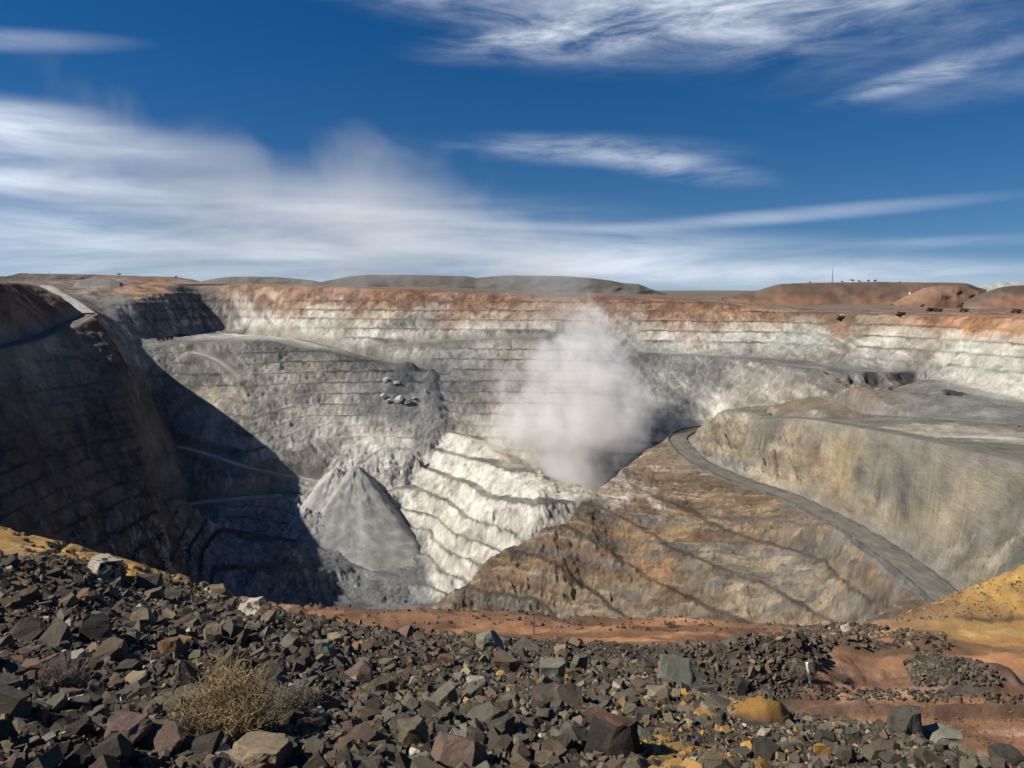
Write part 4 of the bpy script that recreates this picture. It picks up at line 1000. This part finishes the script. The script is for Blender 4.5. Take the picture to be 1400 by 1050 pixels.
# the nearest-looking three hundred are rocks of their own
LAND = [(300, 940, 'the dry bush'), (85, 930, 'the dead twigs'), (670, 876, 'the pale crest boulder'), (922, 921, 'the flat grey green slab'), (836, 1006, 'the boulder with the orange top'), (620, 1026, 'the reddish brown bottom boulder'),
        (358, 1022, 'the tan boulder under the bush'), (146, 778, 'the white-streaked boulder'), (348, 834, 'the pinkish crest boulder'), (1237, 988, 'the tall grey boulder'), (1042, 972, 'the ochre soil heap'), (62, 917, 'the big rust brown boulder'),
        (518, 938, 'the olive tan rock'), (1190, 1031, 'the square olive block'), (1104, 918, 'the leaning white post'), (756, 919, 'the blocky grey green rock'), (30, 1030, 'the bottom corner in shade'), (446, 890, 'the pointed grey green rock'), (1378, 1034, 'the black rock by the track')]
SHAPE = ['angular', 'wedge-shaped', 'flat-sided', 'blocky', 'jagged', 'slab-like', 'sharp-edged', 'chunky']
def rel(px, py, lx, ly):
    dx, dy = px - lx, py - ly; d = math.hypot(dx, dy)
    how = 'right beside' if d < 45 else 'close to' if d < 90 else 'some way from' if d < 150 else 'well away from'
    if abs(dy) > abs(dx) * 1.4: where = 'below' if dy > 0 else 'above'
    elif abs(dx) > abs(dy) * 1.4: where = 'to the right of' if dx > 0 else 'to the left of'
    else: where = ('below and ' if dy > 0 else 'above and ') + ('right of' if dx > 0 else 'left of')
    near = {'right beside': 'just ', 'close to': '', 'some way from': 'farther ', 'well away from': 'far '}[how]
    return near + where
N_OWN = 262
own = [r for r in RK if -20 < r[3] < 1420 and r[4] < 1062][:N_OWN]
own_id = set(id(r) for r in own)
made = {}
for i, r in enumerate(own):
    x, y, z, px, py, s, c = r
    k = i % len(PROTO)
    o = bpy.data.objects.new('rock', PROTO[k]); COL.objects.link(o)
    o.material_slots[0].link = 'OBJECT'; o.material_slots[0].material = stone_mats[c]
    o.location = (x, y, z + .04); o.scale = (s, s, s * R0.uniform(.8, 1.15))
    o.rotation_euler = (R0.gauss(0, .45), R0.gauss(0, .45), R0.uniform(0, 6.28))
    lx, ly, ln = min(LAND, key=lambda q: math.hypot(px - q[0], (py - q[1]) * 1.2))
    pxs = s * FPX / y
    size = 'big' if pxs > 26 else 'middling' if pxs > 19 else 'small'
    lab = f'{size} {NAMEC[c]} {SHAPE[k % 8]} rock {rel(px, py, lx, ly)} {ln}'
    tag(o, lab, 'rock', f'rocks on the rubble bank by {ln[4:]}'); made.setdefault(lab, []).append((px, o))
for lab, os_ in made.items():
    if len(os_) > 1:
        os_.sort(key=lambda t: t[0]); words = ['leftmost', 'rightmost'] if len(os_) == 2 else ['leftmost'] + ['middle'] * (len(os_) - 2) + ['rightmost']
        for wd_, (q_, o) in zip(words, os_): o['label'] = wd_ + ' ' + lab.split(' ', 1)[1]
rest = [r for r in RK if id(r) not in own_id]
def rubble(name, rocks, label, seed):
    R = np.random.default_rng(seed); V = []; T = []; C = []; base = 0
    for x, y, z, px, py, s, c in rocks:
        cv, tr = SMALL[R.integers(len(SMALL))]
        q_ = R.standard_normal(4); q_[0] += 1.6; q_ /= np.linalg.norm(q_); w, a, b, d = q_
        M = np.array([[1 - 2 * (b * b + d * d), 2 * (a * b - d * w), 2 * (a * d + b * w)], [2 * (a * b + d * w), 1 - 2 * (a * a + d * d), 2 * (b * d - a * w)], [2 * (a * d - b * w), 2 * (b * d + a * w), 1 - 2 * (a * a + b * b)]])
        V.append((cv * s * np.array((1, 1, R.uniform(.7, 1.1)))) @ M.T + (x, y, z)); T.append(tr + base); base += len(cv)
        col = np.array(ROCKC[c]) * R.uniform(.7, 1.3); C.append(np.repeat(col[None], len(cv), 0))
    me = np_mesh(name, np.concatenate(V), np.concatenate(T), np.concatenate(C), smooth=False)
    o = link_mesh(name, me, stuff_mat); tag(o, label, None, None, 'stuff'); return o
rubble('rubble', rest, 'smaller broken dark rocks covering the bank between the boulders', 91)
def loose(poly, n, lo, hi, seed, cols):
    R = random.Random(seed); return [[x, y, z + .02, px, py, R.uniform(lo, hi), R.choice(cols)] for x, y, z, px, py in scatter(n, poly, seed)]
more = loose([(1235, 905), (1265, 893), (1340, 905), (1372, 925), (1365, 938), (1250, 938)], 900, .04, .11, 21, ['dark', 'dark', 'grey', 'brown', 'olive'])
more += loose([(1100, 858), (1180, 855), (1290, 868), (1300, 890), (1240, 890), (1150, 885)], 700, .04, .16, 22, ['brown', 'brown', 'mauve', 'dark', 'tan'])
more += loose([(940, 930), (1100, 935), (1400, 950), (1400, 962), (1040, 955), (1000, 948)], 500, .03, .08, 23, ['brown', 'dark', 'grey'])
more += loose([(400, 825), (1190, 842), (1190, 872), (420, 850)], 500, .015, .10, 24, ['brown', 'mauve', 'dark'])
more += loose([(1100, 960), (1400, 960), (1400, 1040), (1250, 985)], 260, .012, .035, 25, ['mauve', 'brown', 'tan'])
more += loose([(0, 722), (270, 796), (260, 802), (150, 780), (0, 758)], 160, .03, .10, 26, ['tan', 'ochre', 'brown'])
more += loose([(1200, 850), (1400, 765), (1400, 845)], 420, .012, .06, 27, ['ochre', 'tan', 'brown'])
rubble('gravel', more, 'loose stones and gravel on the dirt bund, heap and track', 92)
print('rocks', len(RK), 'own', len(own), 'tris', sum(len(o.data.polygons) * (2 if o.data.polygons and o.data.polygons[0].loop_total == 4 else 1) for o in scene.objects if o.type == 'MESH'))
# ------------------------------------------------------------------ heaps and slides of broken rock in the pit
pile_mat = rock_material('crushed_rock', scale=.6, bump=1.0, dist=1.6, streak=False, var=.45, hf=.85)
def rubble_pile(px, py, d, h, r, rgb, label, seed, squash=1.0):
    c_ = visible_point(px, py); back = np.array((c_[0], c_[1])); x0, y0 = back * (1 - d / np.linalg.norm(back)); z0 = c_[2] + 1.5; n, m = 96, 48
    a = np.linspace(0, 2 * np.pi, n, endpoint=False); t = (np.arange(m + 1) / m)[:, None]
    a0 = -2.15; pw = 1.22; dia = 1.25 / (np.abs(np.cos(a - a0)) ** pw + np.abs(np.sin(a - a0)) ** pw) ** (1 / pw)
    wob = dia[None, :] * (1 + .05 * fbm(np.cos(a) * 2 + seed, np.sin(a) * 2, 1.0, 3, seed)[None, :])
    X = x0 + r * t * np.cos(a)[None] * wob * squash; Y = y0 + r * t * np.sin(a)[None] * wob
    Z = z0 - h * np.sqrt(t * t + .0004) ** 1.04 + h * .02 + 0 * a[None]
    Z = Z + (.9 * fbm(X, Y, 9, 3, seed + 1) + .5 * fbm(X, Y, 2.5, 2, seed + 2)) * np.minimum(1, t * 6)
    Z = Z + 1.2 * fbm(X, Y, 3.4, 3, seed + 3) + .7 * fbm(X, Y, 1.2, 1, seed + 6)
    C = np.array(rgb) * (1 + .12 * fbm(X, Y, 6, 3, seed + 4) + .10 * fbm(X, Y, 2.5, 3, seed + 5))[..., None]
    v = np.arange((m + 1) * n).reshape(m + 1, n); w = np.roll(v, -1, 1)
    q = np.stack([v[:-1], v[1:], w[1:], w[:-1]], -1).reshape(-1, 4)
    o = link_mesh('rubble_pile', np_mesh('rubble_pile', np.stack([X, Y, Z], -1).reshape(-1, 3), q, np.clip(C, .02, .8).reshape(-1, 3)), pile_mat)
    tag(o, label, 'rubble pile', 'heaps of crushed rock tipped into the pit'); return o
rubble_pile(489, 630, 34, 130, 142, (.32, .315, .295), 'tallest pointed grey rubble cone on the pit floor', 201, .82)
rubble_pile(460, 636, 18, 110, 140, (.38, .37, .34), 'paler rubble ridge leaning on the wall behind the tallest cone', 202, .8)
rubble_pile(437, 692, 26, 50, 52, (.25, .245, .235), 'small rubble cone at the foot of the tallest cone', 203)
rubble_pile(421, 690, 20, 44, 46, (.28, .275, .26), 'smallest rubble cone next to the shadow edge', 204)
refresh()
def hit(px, py):
    c = visible_point(px, py); return Vector(c)
M_block = rock_material('pale_block', False, (.58, .56, .50), .4, .6, .3, False, .3)
blocks = [(528, 519, 7, 'upper pale block on the dark rubble slide'), (543, 523, 8, 'largest pale block on the dark rubble slide'), (546, 546, 8, 'pale block low on the dark rubble slide'), (558, 549, 7, 'pale block at the foot of the dark slide'),
          (523, 541, 6, 'pale block on the outer edge of the dark slide'), (583, 534, 6, 'flat pale block below the lower end of the ramp'), (531, 548, 5, 'small pale block among the lower slide blocks'), (566, 544, 5, 'small pale block beside the lowest slide block')]
for i, (px, py, s, lab) in enumerate(blocks):
    c_ = visible_point(px, py); x, y, z = place(px, py, float(c_[1]) - 1)
    o = bpy.data.objects.new('boulder', PROTO[i]); COL.objects.link(o)
    o.material_slots[0].link = 'OBJECT'; o.material_slots[0].material = M_block
    o.location = (x, y, z); o.scale = (s * .62, s * .62, s * .55); o.rotation_euler = (R0.uniform(-.5, .5), R0.uniform(-.5, .5), R0.uniform(0, 6)); tag(o, lab, 'boulder')

# ------------------------------------------------------------------ machines
M_yel = flat_material('truck_paint', (.16, .12, .05), .55); M_dark = flat_material('black_steel', (.025, .025, .027), .6); M_tyre = flat_material('tyre_rubber', (.018, .018, .018), .85); M_glass = flat_material('cab_glass', (.03, .04, .05), .15); M_white = flat_material('white_paint', (.75, .75, .72), .5); M_wood = flat_material('weathered_wood', (.16, .11, .07), .9, var=.3); M_rust = flat_material('rusty_steel', (.14, .06, .035), .85, var=.35); M_steel = flat_material('galvanised_steel', (.30, .31, .32), .5, .5)
def prism(poly, y0, y1, axis='y'):
    """solid from an outline in x, z drawn out between y0 and y1"""
    n = len(poly); vs = [(x, y0, z) for x, z in poly] + [(x, y1, z) for x, z in poly]
    fs = [tuple(range(n))[::-1], tuple(range(n, 2 * n))] + [(i, (i + 1) % n, n + (i + 1) % n, n + i) for i in range(n)]
    return vs, fs
def box(x0, x1, y0, y1, z0, z1): return prism([(x0, z0), (x1, z0), (x1, z1), (x0, z1)], y0, y1)
def merge(*parts):
    V = []; F_ = []
    for vs, fs in parts:
        b = len(V); V += list(vs); F_ += [tuple(i + b for i in f) for f in fs]
    return V, F_
def cyl_y(cx, cz, r, y0, y1, n=18): return prism([(cx + r * math.cos(k * 2 * math.pi / n), cz + r * math.sin(k * 2 * math.pi / n)) for k in range(n)], y0, y1)
def fix(o):
    bm = bmesh.new(); bm.from_mesh(o.data); bmesh.ops.recalc_face_normals(bm, faces=bm.faces); bm.to_mesh(o.data); bm.free(); return o
def make_truck():
    root = empty('haul_truck')
    fix(mesh_obj('chassis', *merge(box(-5.5, 5.2, -1.2, 1.2, 1.5, 2.4), box(3.6, 5.8, -2.9, 2.9, 1.5, 2.6)), M_dark, root))
    fix(mesh_obj('dump_body', *merge(prism([(-6.6, 4.0), (-5.6, 2.7), (2.4, 2.9), (3.2, 5.6), (5.9, 6.3), (5.8, 6.6), (2.8, 6.0), (2.2, 5.2), (-6.0, 5.2)], -3.0, 3.0), prism([(-6.2, 4.2), (2.4, 5.2), (2.6, 6.1), (-5.4, 5.5)], -3.3, -3.0), prism([(-6.2, 4.2), (2.4, 5.2), (2.6, 6.1), (-5.4, 5.5)], 3.0, 3.3)), M_yel, root))
    cab = fix(mesh_obj('cab', *box(3.6, 5.6, .6, 2.6, 3.5, 5.5), M_yel, root)); fix(mesh_obj('window', *box(5.6, 5.65, .8, 2.4, 4.2, 5.2), M_glass, cab))
    fix(mesh_obj('bonnet', *box(4.4, 6.0, -2.6, .4, 2.6, 3.6), M_yel, root))
    for x in (4.2, -3.6):
        for y0, y1 in ((-3.3, -2.1), (2.1, 3.3)) if x > 0 else ((-3.3, -1.3), (1.3, 3.3)):
            w = fix(mesh_obj('wheel', *cyl_y(x, 1.7, 1.7, y0, y1), M_tyre, root)); yo = y0 if y0 < 0 else y1
            fix(mesh_obj('rim', *cyl_y(x, 1.7, .85, yo - .04, yo + .04, 12), M_yel, w))
    return root
def copy_tree(o, parent=None):
    c = o.copy(); COL.objects.link(c); c.parent = parent
    for ch in o.children: copy_tree(ch, c)
    return c
truck = make_truck()
TRUCKS = [(1270, 424, 190, 'dark haul truck at the tail of the convoy below the orange heap'), (1284, 424.5, 175, 'dark haul truck at the foot of the ramp beside the orange heap'), (1318, 425, 170, 'dark haul truck below the dark brown slope'), (1389, 426, 172, 'dark haul truck at the end of the rim road near the picture edge'),
          (1148, 435, 186, 'lowest dark haul truck, on the top bench above the red spill'), (1231, 430, 184, 'dark haul truck on the rim between the convoy and the lowest truck'),
          (221, 463.5, 20, 'first haul truck on the platform below the terraced dark wall'), (233, 462.5, 200, 'middle haul truck on the platform below the terraced dark wall'), (249, 461.5, 10, 'haul truck nearest the sunlit end of the shaded platform')]
for i, (px, py, rz, lab) in enumerate(TRUCKS):
    t = truck if i == 0 else copy_tree(truck)
    c = visible_point(px, py) if i != 8 else np.array(place(px, py, 1160))
    x, y, _ = c; t.location = (x, y, pit_z(x, y) + .1 if math.hypot(x, y) < 1540 else c[2]); t.rotation_euler = (0, 0, math.radians(rz)); t.scale = (.85, .85, .85); tag(t, lab, 'truck', 'haul trucks working round the pit')

# ------------------------------------------------------------------ masts, sheds and trees on the skyline
def mast(px, py, d, h, w, label):
    x, y, z = place(px, py, d); root = empty('radio_mast', (x, y, z)); tag(root, label, 'mast')
    legs = [Vector((w * math.cos(a), w * math.sin(a), 0)) for a in (0.5, 2.6, 4.7)]
    def bar(a, b, r):
        d_ = (b - a).normalized(); u = d_.orthogonal().normalized(); v_ = d_.cross(u); vs = [a + (u * math.cos(k) + v_ * math.sin(k)) * r for k in (0, 2.1, 4.2)] + [b + (u * math.cos(k) + v_ * math.sin(k)) * r * .7 for k in (0, 2.1, 4.2)]
        return [tuple(q) for q in vs], [(0, 1, 4, 3), (1, 2, 5, 4), (2, 0, 3, 5), (0, 2, 1), (3, 4, 5)]
    top = Vector((0, 0, h))
    for l in legs: mesh_obj('leg', *bar(l, top + l * .15, w * .22), M_dark, root)
    br = []
    for k in range(8):
        for j in range(3):
            a = legs[j] * (1 - .85 * k / 8) + Vector((0, 0, h * k / 8)); b = legs[(j + 1) % 3] * (1 - .85 * (k + 1) / 8) + Vector((0, 0, h * (k + 1) / 8)); br.append(bar(a, b, w * .12))
    mesh_obj('bracing', *merge(*br), M_dark, root)
    mesh_obj('aerial', *bar(top, top + Vector((0, 0, h * .2)), w * .12), M_dark, root)
mast(1138, 386.5, 1905, 34, 1.6, 'tall thin lattice mast on the brown mesa')
mast(68, 374.8, 1760, 6, .6, 'short dark mast on the dump above the shaded wall')
def leaf_cloud(R, n, centre, rad, size, tint, jitter=.25):
    V = []; F_ = []; C = []
    for i in range(n):
        while True:
            p = np.array([R.uniform(-1, 1) for _ in range(3)])
            if np.dot(p, p) < 1: break
        c = np.array(centre) + p * np.array(rad)
        u = np.array([R.gauss(0, 1) for _ in range(3)]); u /= np.linalg.norm(u); w = np.cross(u, [R.gauss(0, 1) for _ in range(3)]); w /= np.linalg.norm(w)
        s = size * R.uniform(.6, 1.4); b = len(V)
        V += [c - u * s, c + w * s * .45, c + u * s, c - w * s * .45]; F_.append((b, b + 1, b + 2, b + 3))
        C += [np.array(tint) * R.uniform(1 - jitter, 1 + jitter)] * 4
    return V, F_, C
leaf_mat = rock_material('leaves', True, scale=2.0, bump=.0, dist=.01, streak=False, var=.2, rough=.7)
bark = flat_material('bark', (.10, .075, .055), .9, var=.3)
def tube(pts, rad, sides=5):
    V = []; F_ = []
    for i, p in enumerate(pts):
        a = pts[max(0, i - 1)]; b = pts[min(len(pts) - 1, i + 1)]; d_ = (b - a).normalized(); u = d_.orthogonal().normalized(); v_ = d_.cross(u)
        for k in range(sides): V.append(tuple(p + (u * math.cos(k * 6.2832 / sides) + v_ * math.sin(k * 6.2832 / sides)) * rad[i]))
    for i in range(len(pts) - 1):
        for k in range(sides): F_.append((i * sides + k, i * sides + (k + 1) % sides, (i + 1) * sides + (k + 1) % sides, (i + 1) * sides + k))
    return V, F_
def tree(px, py, d, h, wd, label, seed):
    R = random.Random(seed); x, y, z = place(px, py, d); root = empty('tree', (x, y, z)); tag(root, label, 'tree', 'trees on the skyline')
    parts = [tube([Vector((0, 0, -1)), Vector((.2, 0, h * .3)), Vector((.1, .1, h * .6))], [.35, .28, .15])]
    for k in range(4):
        a = R.uniform(0, 6.28); parts.append(tube([Vector((.1, 0, h * .3)), Vector((math.cos(a) * wd * .4, math.sin(a) * wd * .4, h * .65))], [.18, .08]))
    mesh_obj('trunk', *merge(*parts), bark, root)
    V = []; F_ = []; C = []
    for k in range(7):
        c = (R.uniform(-.7, .7) * wd, R.uniform(-.7, .7) * wd, h * R.uniform(.5, .85)); v_, f_, c_ = leaf_cloud(R, 90, c, (wd * .45, wd * .45, h * .18), .45, (.045, .055, .03)); b = len(V); V += v_; F_ += [tuple(i + b for i in f) for f in f_]; C += c_
    link_mesh('crown', np_mesh('crown', np.array(V), np.array(F_), np.array(C), False), leaf_mat, root)
for i, a in enumerate([(1107, 387.5, 1910, 5, 3, 'lone small tree near the end of the brown mesa top'), (1151, 386.6, 1910, 5, 3, 'small tree beside the lattice mast on the mesa'), (1165, 386.5, 1910, 9, 6, 'widest tree on the mesa top'), (1175, 386.5, 1910, 6, 4, 'tree just past the widest one on the mesa'),
                       (1187, 386.5, 1910, 8, 4, 'tree in the middle of the mesa row'), (1196, 386.5, 1910, 8, 5, 'last tall tree of the mesa row'), (1230, 387, 1910, 4, 2.5, 'tiny tree standing alone past the mesa row'), (163, 378, 1486, 6, 4, 'tree on the orange dump above the shaded ramp'), (241, 380.5, 1486, 5, 3, 'small tree on the orange dump above the terraced wall')]): tree(*a, 400 + i)
def shed(px, py, d, w, h, label):
    x, y, z = place(px, py, d); root = empty('shed', (x, y, z)); tag(root, label, 'shed')
    fix(mesh_obj('wall', *box(-w / 2, w / 2, -2.5, 2.5, -1, h), M_white, root)); fix(mesh_obj('roof', *merge(prism([(-w / 2 - .3, h), (w / 2 + .3, h), (0, h + 1.2)], -2.8, 2.8)), M_steel, root)); fix(mesh_obj('door', *box(-.6, .6, -2.56, -2.5, 0, 2.1), M_dark, root))
shed(297, 388.3, 1560, 7, 3.2, 'small white shed on the far-left rim'); shed(306, 388.5, 1565, 5, 2.6, 'smaller white shed beside the first on the far-left rim'); shed(1246, 401.5, 1640, 8, 3, 'white shed on the track up the orange heap')

# ------------------------------------------------------------------ posts
def post(px, py_base, py_top, lean_px, mat, rad, name, label, sides=8, cap=None):
    p = fg_point(px, py_base); s = (p.y * CP - p.z * SP) / FPX; h = (py_base - py_top) * s / math.cos(PITCH + .35)
    root = empty(name, p); tag(root, label, 'post')
    V, F_ = tube([Vector((0, 0, -.2)), Vector((lean_px * s * .5, 0, h * .5)), Vector((lean_px * s, 0, h))], [rad, rad, rad], sides); F_ += [tuple(range(sides))[::-1], tuple(range(2 * sides, 3 * sides))]
    mesh_obj('shaft', V, F_, mat, root)
    if cap: c = tube([Vector((lean_px * s, 0, h)), Vector((lean_px * s * 1.02, 0, h + .06))], [rad * 1.15, rad * .9], sides); mesh_obj('cap', c[0], c[1] + [tuple(range(sides, 2 * sides))], cap, root)
post(1108, 934, 908, -6, M_white, .06, 'marker_post', 'white marker post leaning beside the gravel track')
post(730, 868, 846, 0, M_rust, .035, 'steel_picket', 'thin rusty steel picket standing on the orange strip', 4, cap=M_rust)

# ------------------------------------------------------------------ plants on the bank
def bush(px, py, w_px, h_px, label, seed, stems, leaves, tint, stemcol, leafsize=.03, name='bush', spread=1.0):
    R = random.Random(seed); p = fg_point(px, py); s = (p.y * CP - p.z * SP) / FPX; W_ = w_px * s * .5; H_ = h_px * s * 1.05
    root = empty(name, p); tag(root, label, 'shrub')
    parts = []; tips = []
    clumps = [(R.uniform(-.75, .75) * W_, R.uniform(-.5, .5) * W_, R.uniform(.5, 1.0)) for _ in range(7)] + [(0, 0, 1.0)]
    for i in range(stems):
        cx_, cy_, ch_ = R.choice(clumps)
        a = R.uniform(0, 6.28); rr = math.sqrt(R.random()); q0 = Vector((cx_ * .8 + R.gauss(0, W_ * .08), cy_ * .8 + R.gauss(0, W_ * .08), -.1)); hh = H_ * R.uniform(.45, 1.0) * (1 - .35 * rr * rr) * ch_
        q3 = Vector((cx_ + math.cos(a) * rr * W_ * .45 * spread, cy_ + math.sin(a) * rr * W_ * .4, hh)); q1 = q0.lerp(q3, .35) + Vector((R.gauss(0, .06), R.gauss(0, .06), hh * .12)); q2 = q0.lerp(q3, .7) + Vector((R.gauss(0, .07), R.gauss(0, .07), hh * .10))
        parts.append(tube([q0, q1, q2, q3], [.012, .009, .006, .003], 3)); tips.append((q1, q2, q3))
        for k in range(4):
            b = q1.lerp(q3, R.random()); e = b + Vector((R.gauss(0, .16), R.gauss(0, .16), abs(R.gauss(.1, .1)))); parts.append(tube([b, b.lerp(e, .5) + Vector((0, 0, .02)), e], [.006, .004, .002], 3)); tips.append((b, b.lerp(e, .6), e))
    mesh_obj('stems', *merge(*parts), stemcol, root)
    if leaves:
        V = []; F_ = []; C = []
        for i in range(leaves):
            t = R.choice(tips); f = R.random(); c = np.array(t[1].lerp(t[2], f)) + np.array([R.gauss(0, .035) for _ in range(3)])
            u = np.array([R.gauss(0, 1), R.gauss(0, 1), R.gauss(.5, 1)]); u /= np.linalg.norm(u); w_ = np.cross(u, [R.gauss(0, 1) for _ in range(3)]); w_ /= np.linalg.norm(w_)
            z = leafsize * R.uniform(.5, 1.5); b = len(V); V += [c - u * z, c + w_ * z * .4, c + u * z, c - w_ * z * .4]; F_.append((b, b + 1, b + 2, b + 3)); C += [np.array(tint) * R.uniform(.6, 1.4)] * 4
        link_mesh('foliage', np_mesh('foliage', np.array(V), np.array(F_), np.array(C), False), leaf_mat, root)
straw = flat_material('dry_stem', (.30, .22, .115), .9, var=.3); grey_stem = flat_material('grey_stem', (.15, .125, .10), .9, var=.3)
bush(300, 1000, 215, 118, 'large dry straw-coloured bush growing among the rocks', 501, 430, 9000, (.185, .142, .066), straw, .017, 'dry_bush')
bush(392, 985, 90, 70, 'greyer sparse bush at the side of the large dry bush', 502, 150, 2600, (.19, .165, .10), grey_stem, .02, 'dry_bush')
bush(88, 945, 70, 55, 'dead leafless twigs in front of the big rust brown boulder', 503, 90, 250, (.14, .10, .06), grey_stem, .018, 'dead_shrub')
bush(648, 882, 40, 14, 'low grey green tuft beside the pale crest boulder', 504, 60, 700, (.13, .13, .07), straw, .03, 'scrub_tuft')
bush(1088, 925, 46, 18, 'brown scrub at the foot of the rear rubble bund', 505, 90, 700, (.12, .085, .05), grey_stem, .03, 'scrub_tuft')
bush(1150, 930, 20, 9, 'small dark scrub on the red ground past the white post', 506, 50, 400, (.09, .07, .045), grey_stem, .03, 'scrub_tuft')
bush(917, 858, 12, 9, 'tiny dark scrub at the outer edge of the orange strip', 507, 40, 250, (.07, .05, .035), grey_stem, .03, 'scrub_tuft')
bush(1198, 885, 36, 10, 'brown scrub on the dirt bund', 508, 60, 500, (.12, .08, .05), grey_stem, .03, 'scrub_tuft')
# ------------------------------------------------------------------ blasting dust
def dust(name, blobs, density, scale, thresh, label, colour=(.965, .955, .93), step=.3, detail=3.0, aniso=.1):
    """blobs: column, row, distance, half width, half height (pixels), depth (m), weight"""
    pos = []
    for px, py, d, hw, hh, dep, wt in blobs:
        x, y, z = place(px, py, d); k = d / FPX; pos.append((Vector((x, y, z)), Vector((hw * k, dep, hh * k)), wt))
    lo = Vector([min((c - r)[i] for c, r, w in pos) for i in range(3)]); hi = Vector([max((c + r)[i] for c, r, w in pos) for i in range(3)])
    vs = [(x, y, z) for x in (lo.x, hi.x) for y in (lo.y, hi.y) for z in (lo.z, hi.z)]
    o = mesh_obj(name, vs, [(0, 1, 3, 2), (4, 6, 7, 5), (0, 4, 5, 1), (2, 3, 7, 6), (0, 2, 6, 4), (1, 5, 7, 3)]); tag(o, label, None, None, 'stuff')
    m = bpy.data.materials.new(name); m.use_nodes = True; nt = m.node_tree; nt.nodes.clear(); N = nt.nodes.new; L = nt.links.new
    out = N('ShaderNodeOutputMaterial'); pv = N('ShaderNodeVolumePrincipled'); L(pv.outputs[0], out.inputs['Volume'])
    pv.inputs['Color'].default_value = (*colour, 1); pv.inputs['Anisotropy'].default_value = aniso
    geo = N('ShaderNodeNewGeometry'); total = None
    def math_(op, a, b=None):
        q_ = N('ShaderNodeMath'); q_.operation = op
        for i, v_ in enumerate((a, b)):
            if v_ is None: continue
            if isinstance(v_, (int, float)): q_.inputs[i].default_value = v_
            else: L(v_, q_.inputs[i])
        return q_.outputs[0]
    for c, r, wt in pos:
        mp = N('ShaderNodeMapping'); mp.vector_type = 'TEXTURE'; mp.inputs['Location'].default_value = c; mp.inputs['Scale'].default_value = r; L(geo.outputs['Position'], mp.inputs[0])
        ln = N('ShaderNodeVectorMath'); ln.operation = 'LENGTH'; L(mp.outputs[0], ln.inputs[0])
        mr = N('ShaderNodeMapRange'); mr.interpolation_type = 'SMOOTHSTEP'; mr.inputs['From Min'].default_value = 1.0; mr.inputs['From Max'].default_value = .1; mr.inputs['To Min'].default_value = 0; mr.inputs['To Max'].default_value = wt; L(ln.outputs['Value'], mr.inputs['Value'])
        total = mr.outputs[0] if total is None else math_('ADD', total, mr.outputs[0])
    nz_ = N('ShaderNodeTexNoise'); nz_.inputs['Scale'].default_value = scale; nz_.inputs['Detail'].default_value = detail; nz_.inputs['Roughness'].default_value = .58; nz_.inputs['Distortion'].default_value = .4; L(geo.outputs['Position'], nz_.inputs['Vector'])
    nn = N('ShaderNodeMapRange'); nn.inputs['From Min'].default_value = .36; nn.inputs['From Max'].default_value = .66; nn.inputs['To Min'].default_value = thresh; nn.inputs['To Max'].default_value = 0; L(nz_.outputs['Fac'], nn.inputs['Value'])
    dn = math_('MULTIPLY', math_('MAXIMUM', math_('SUBTRACT', total, nn.outputs[0]), 0.0), density)
    L(dn, pv.inputs['Density'])
    m.cycles.volume_step_rate = step
    o.data.materials.append(m); return o
dust('dust', [(785, 660, 920, 62, 55, 42, 3.6), (800, 605, 925, 105, 75, 52, 1.15), (745, 600, 925, 120, 85, 52, .75), (835, 555, 930, 105, 90, 58, .95), (790, 510, 940, 110, 85, 52, .8), (865, 575, 925, 70, 75, 45, .5), (825, 465, 955, 75, 80, 45, .6), (720, 540, 935, 110, 100, 45, .55), (700, 590, 930, 80, 70, 40, .45), (800, 430, 965, 70, 70, 40, .45), (760, 470, 955, 90, 70, 40, .4)],
     .050, .034, .85, 'thick pale blasting dust rising from the bottom of the pit', step=.8, detail=4.5, aniso=-.2, colour=(.993, .98, .965))
dust('dust', [(400, 300, 1010, 500, 165, 150, .62), (520, 270, 1010, 260, 140, 130, .30), (220, 230, 1000, 260, 140, 130, .32), (700, 350, 1040, 230, 90, 120, .5), (780, 420, 1030, 95, 100, 60, .6), (130, 140, 1000, 130, 120, 100, .38), (420, 365, 1150, 460, 55, 150, .4)],
     .0078, .0075, .48, 'thin dust cloud drifting over the far rim into the sky', colour=(.97, .965, .955), step=1.0, detail=3.0, aniso=-.2)
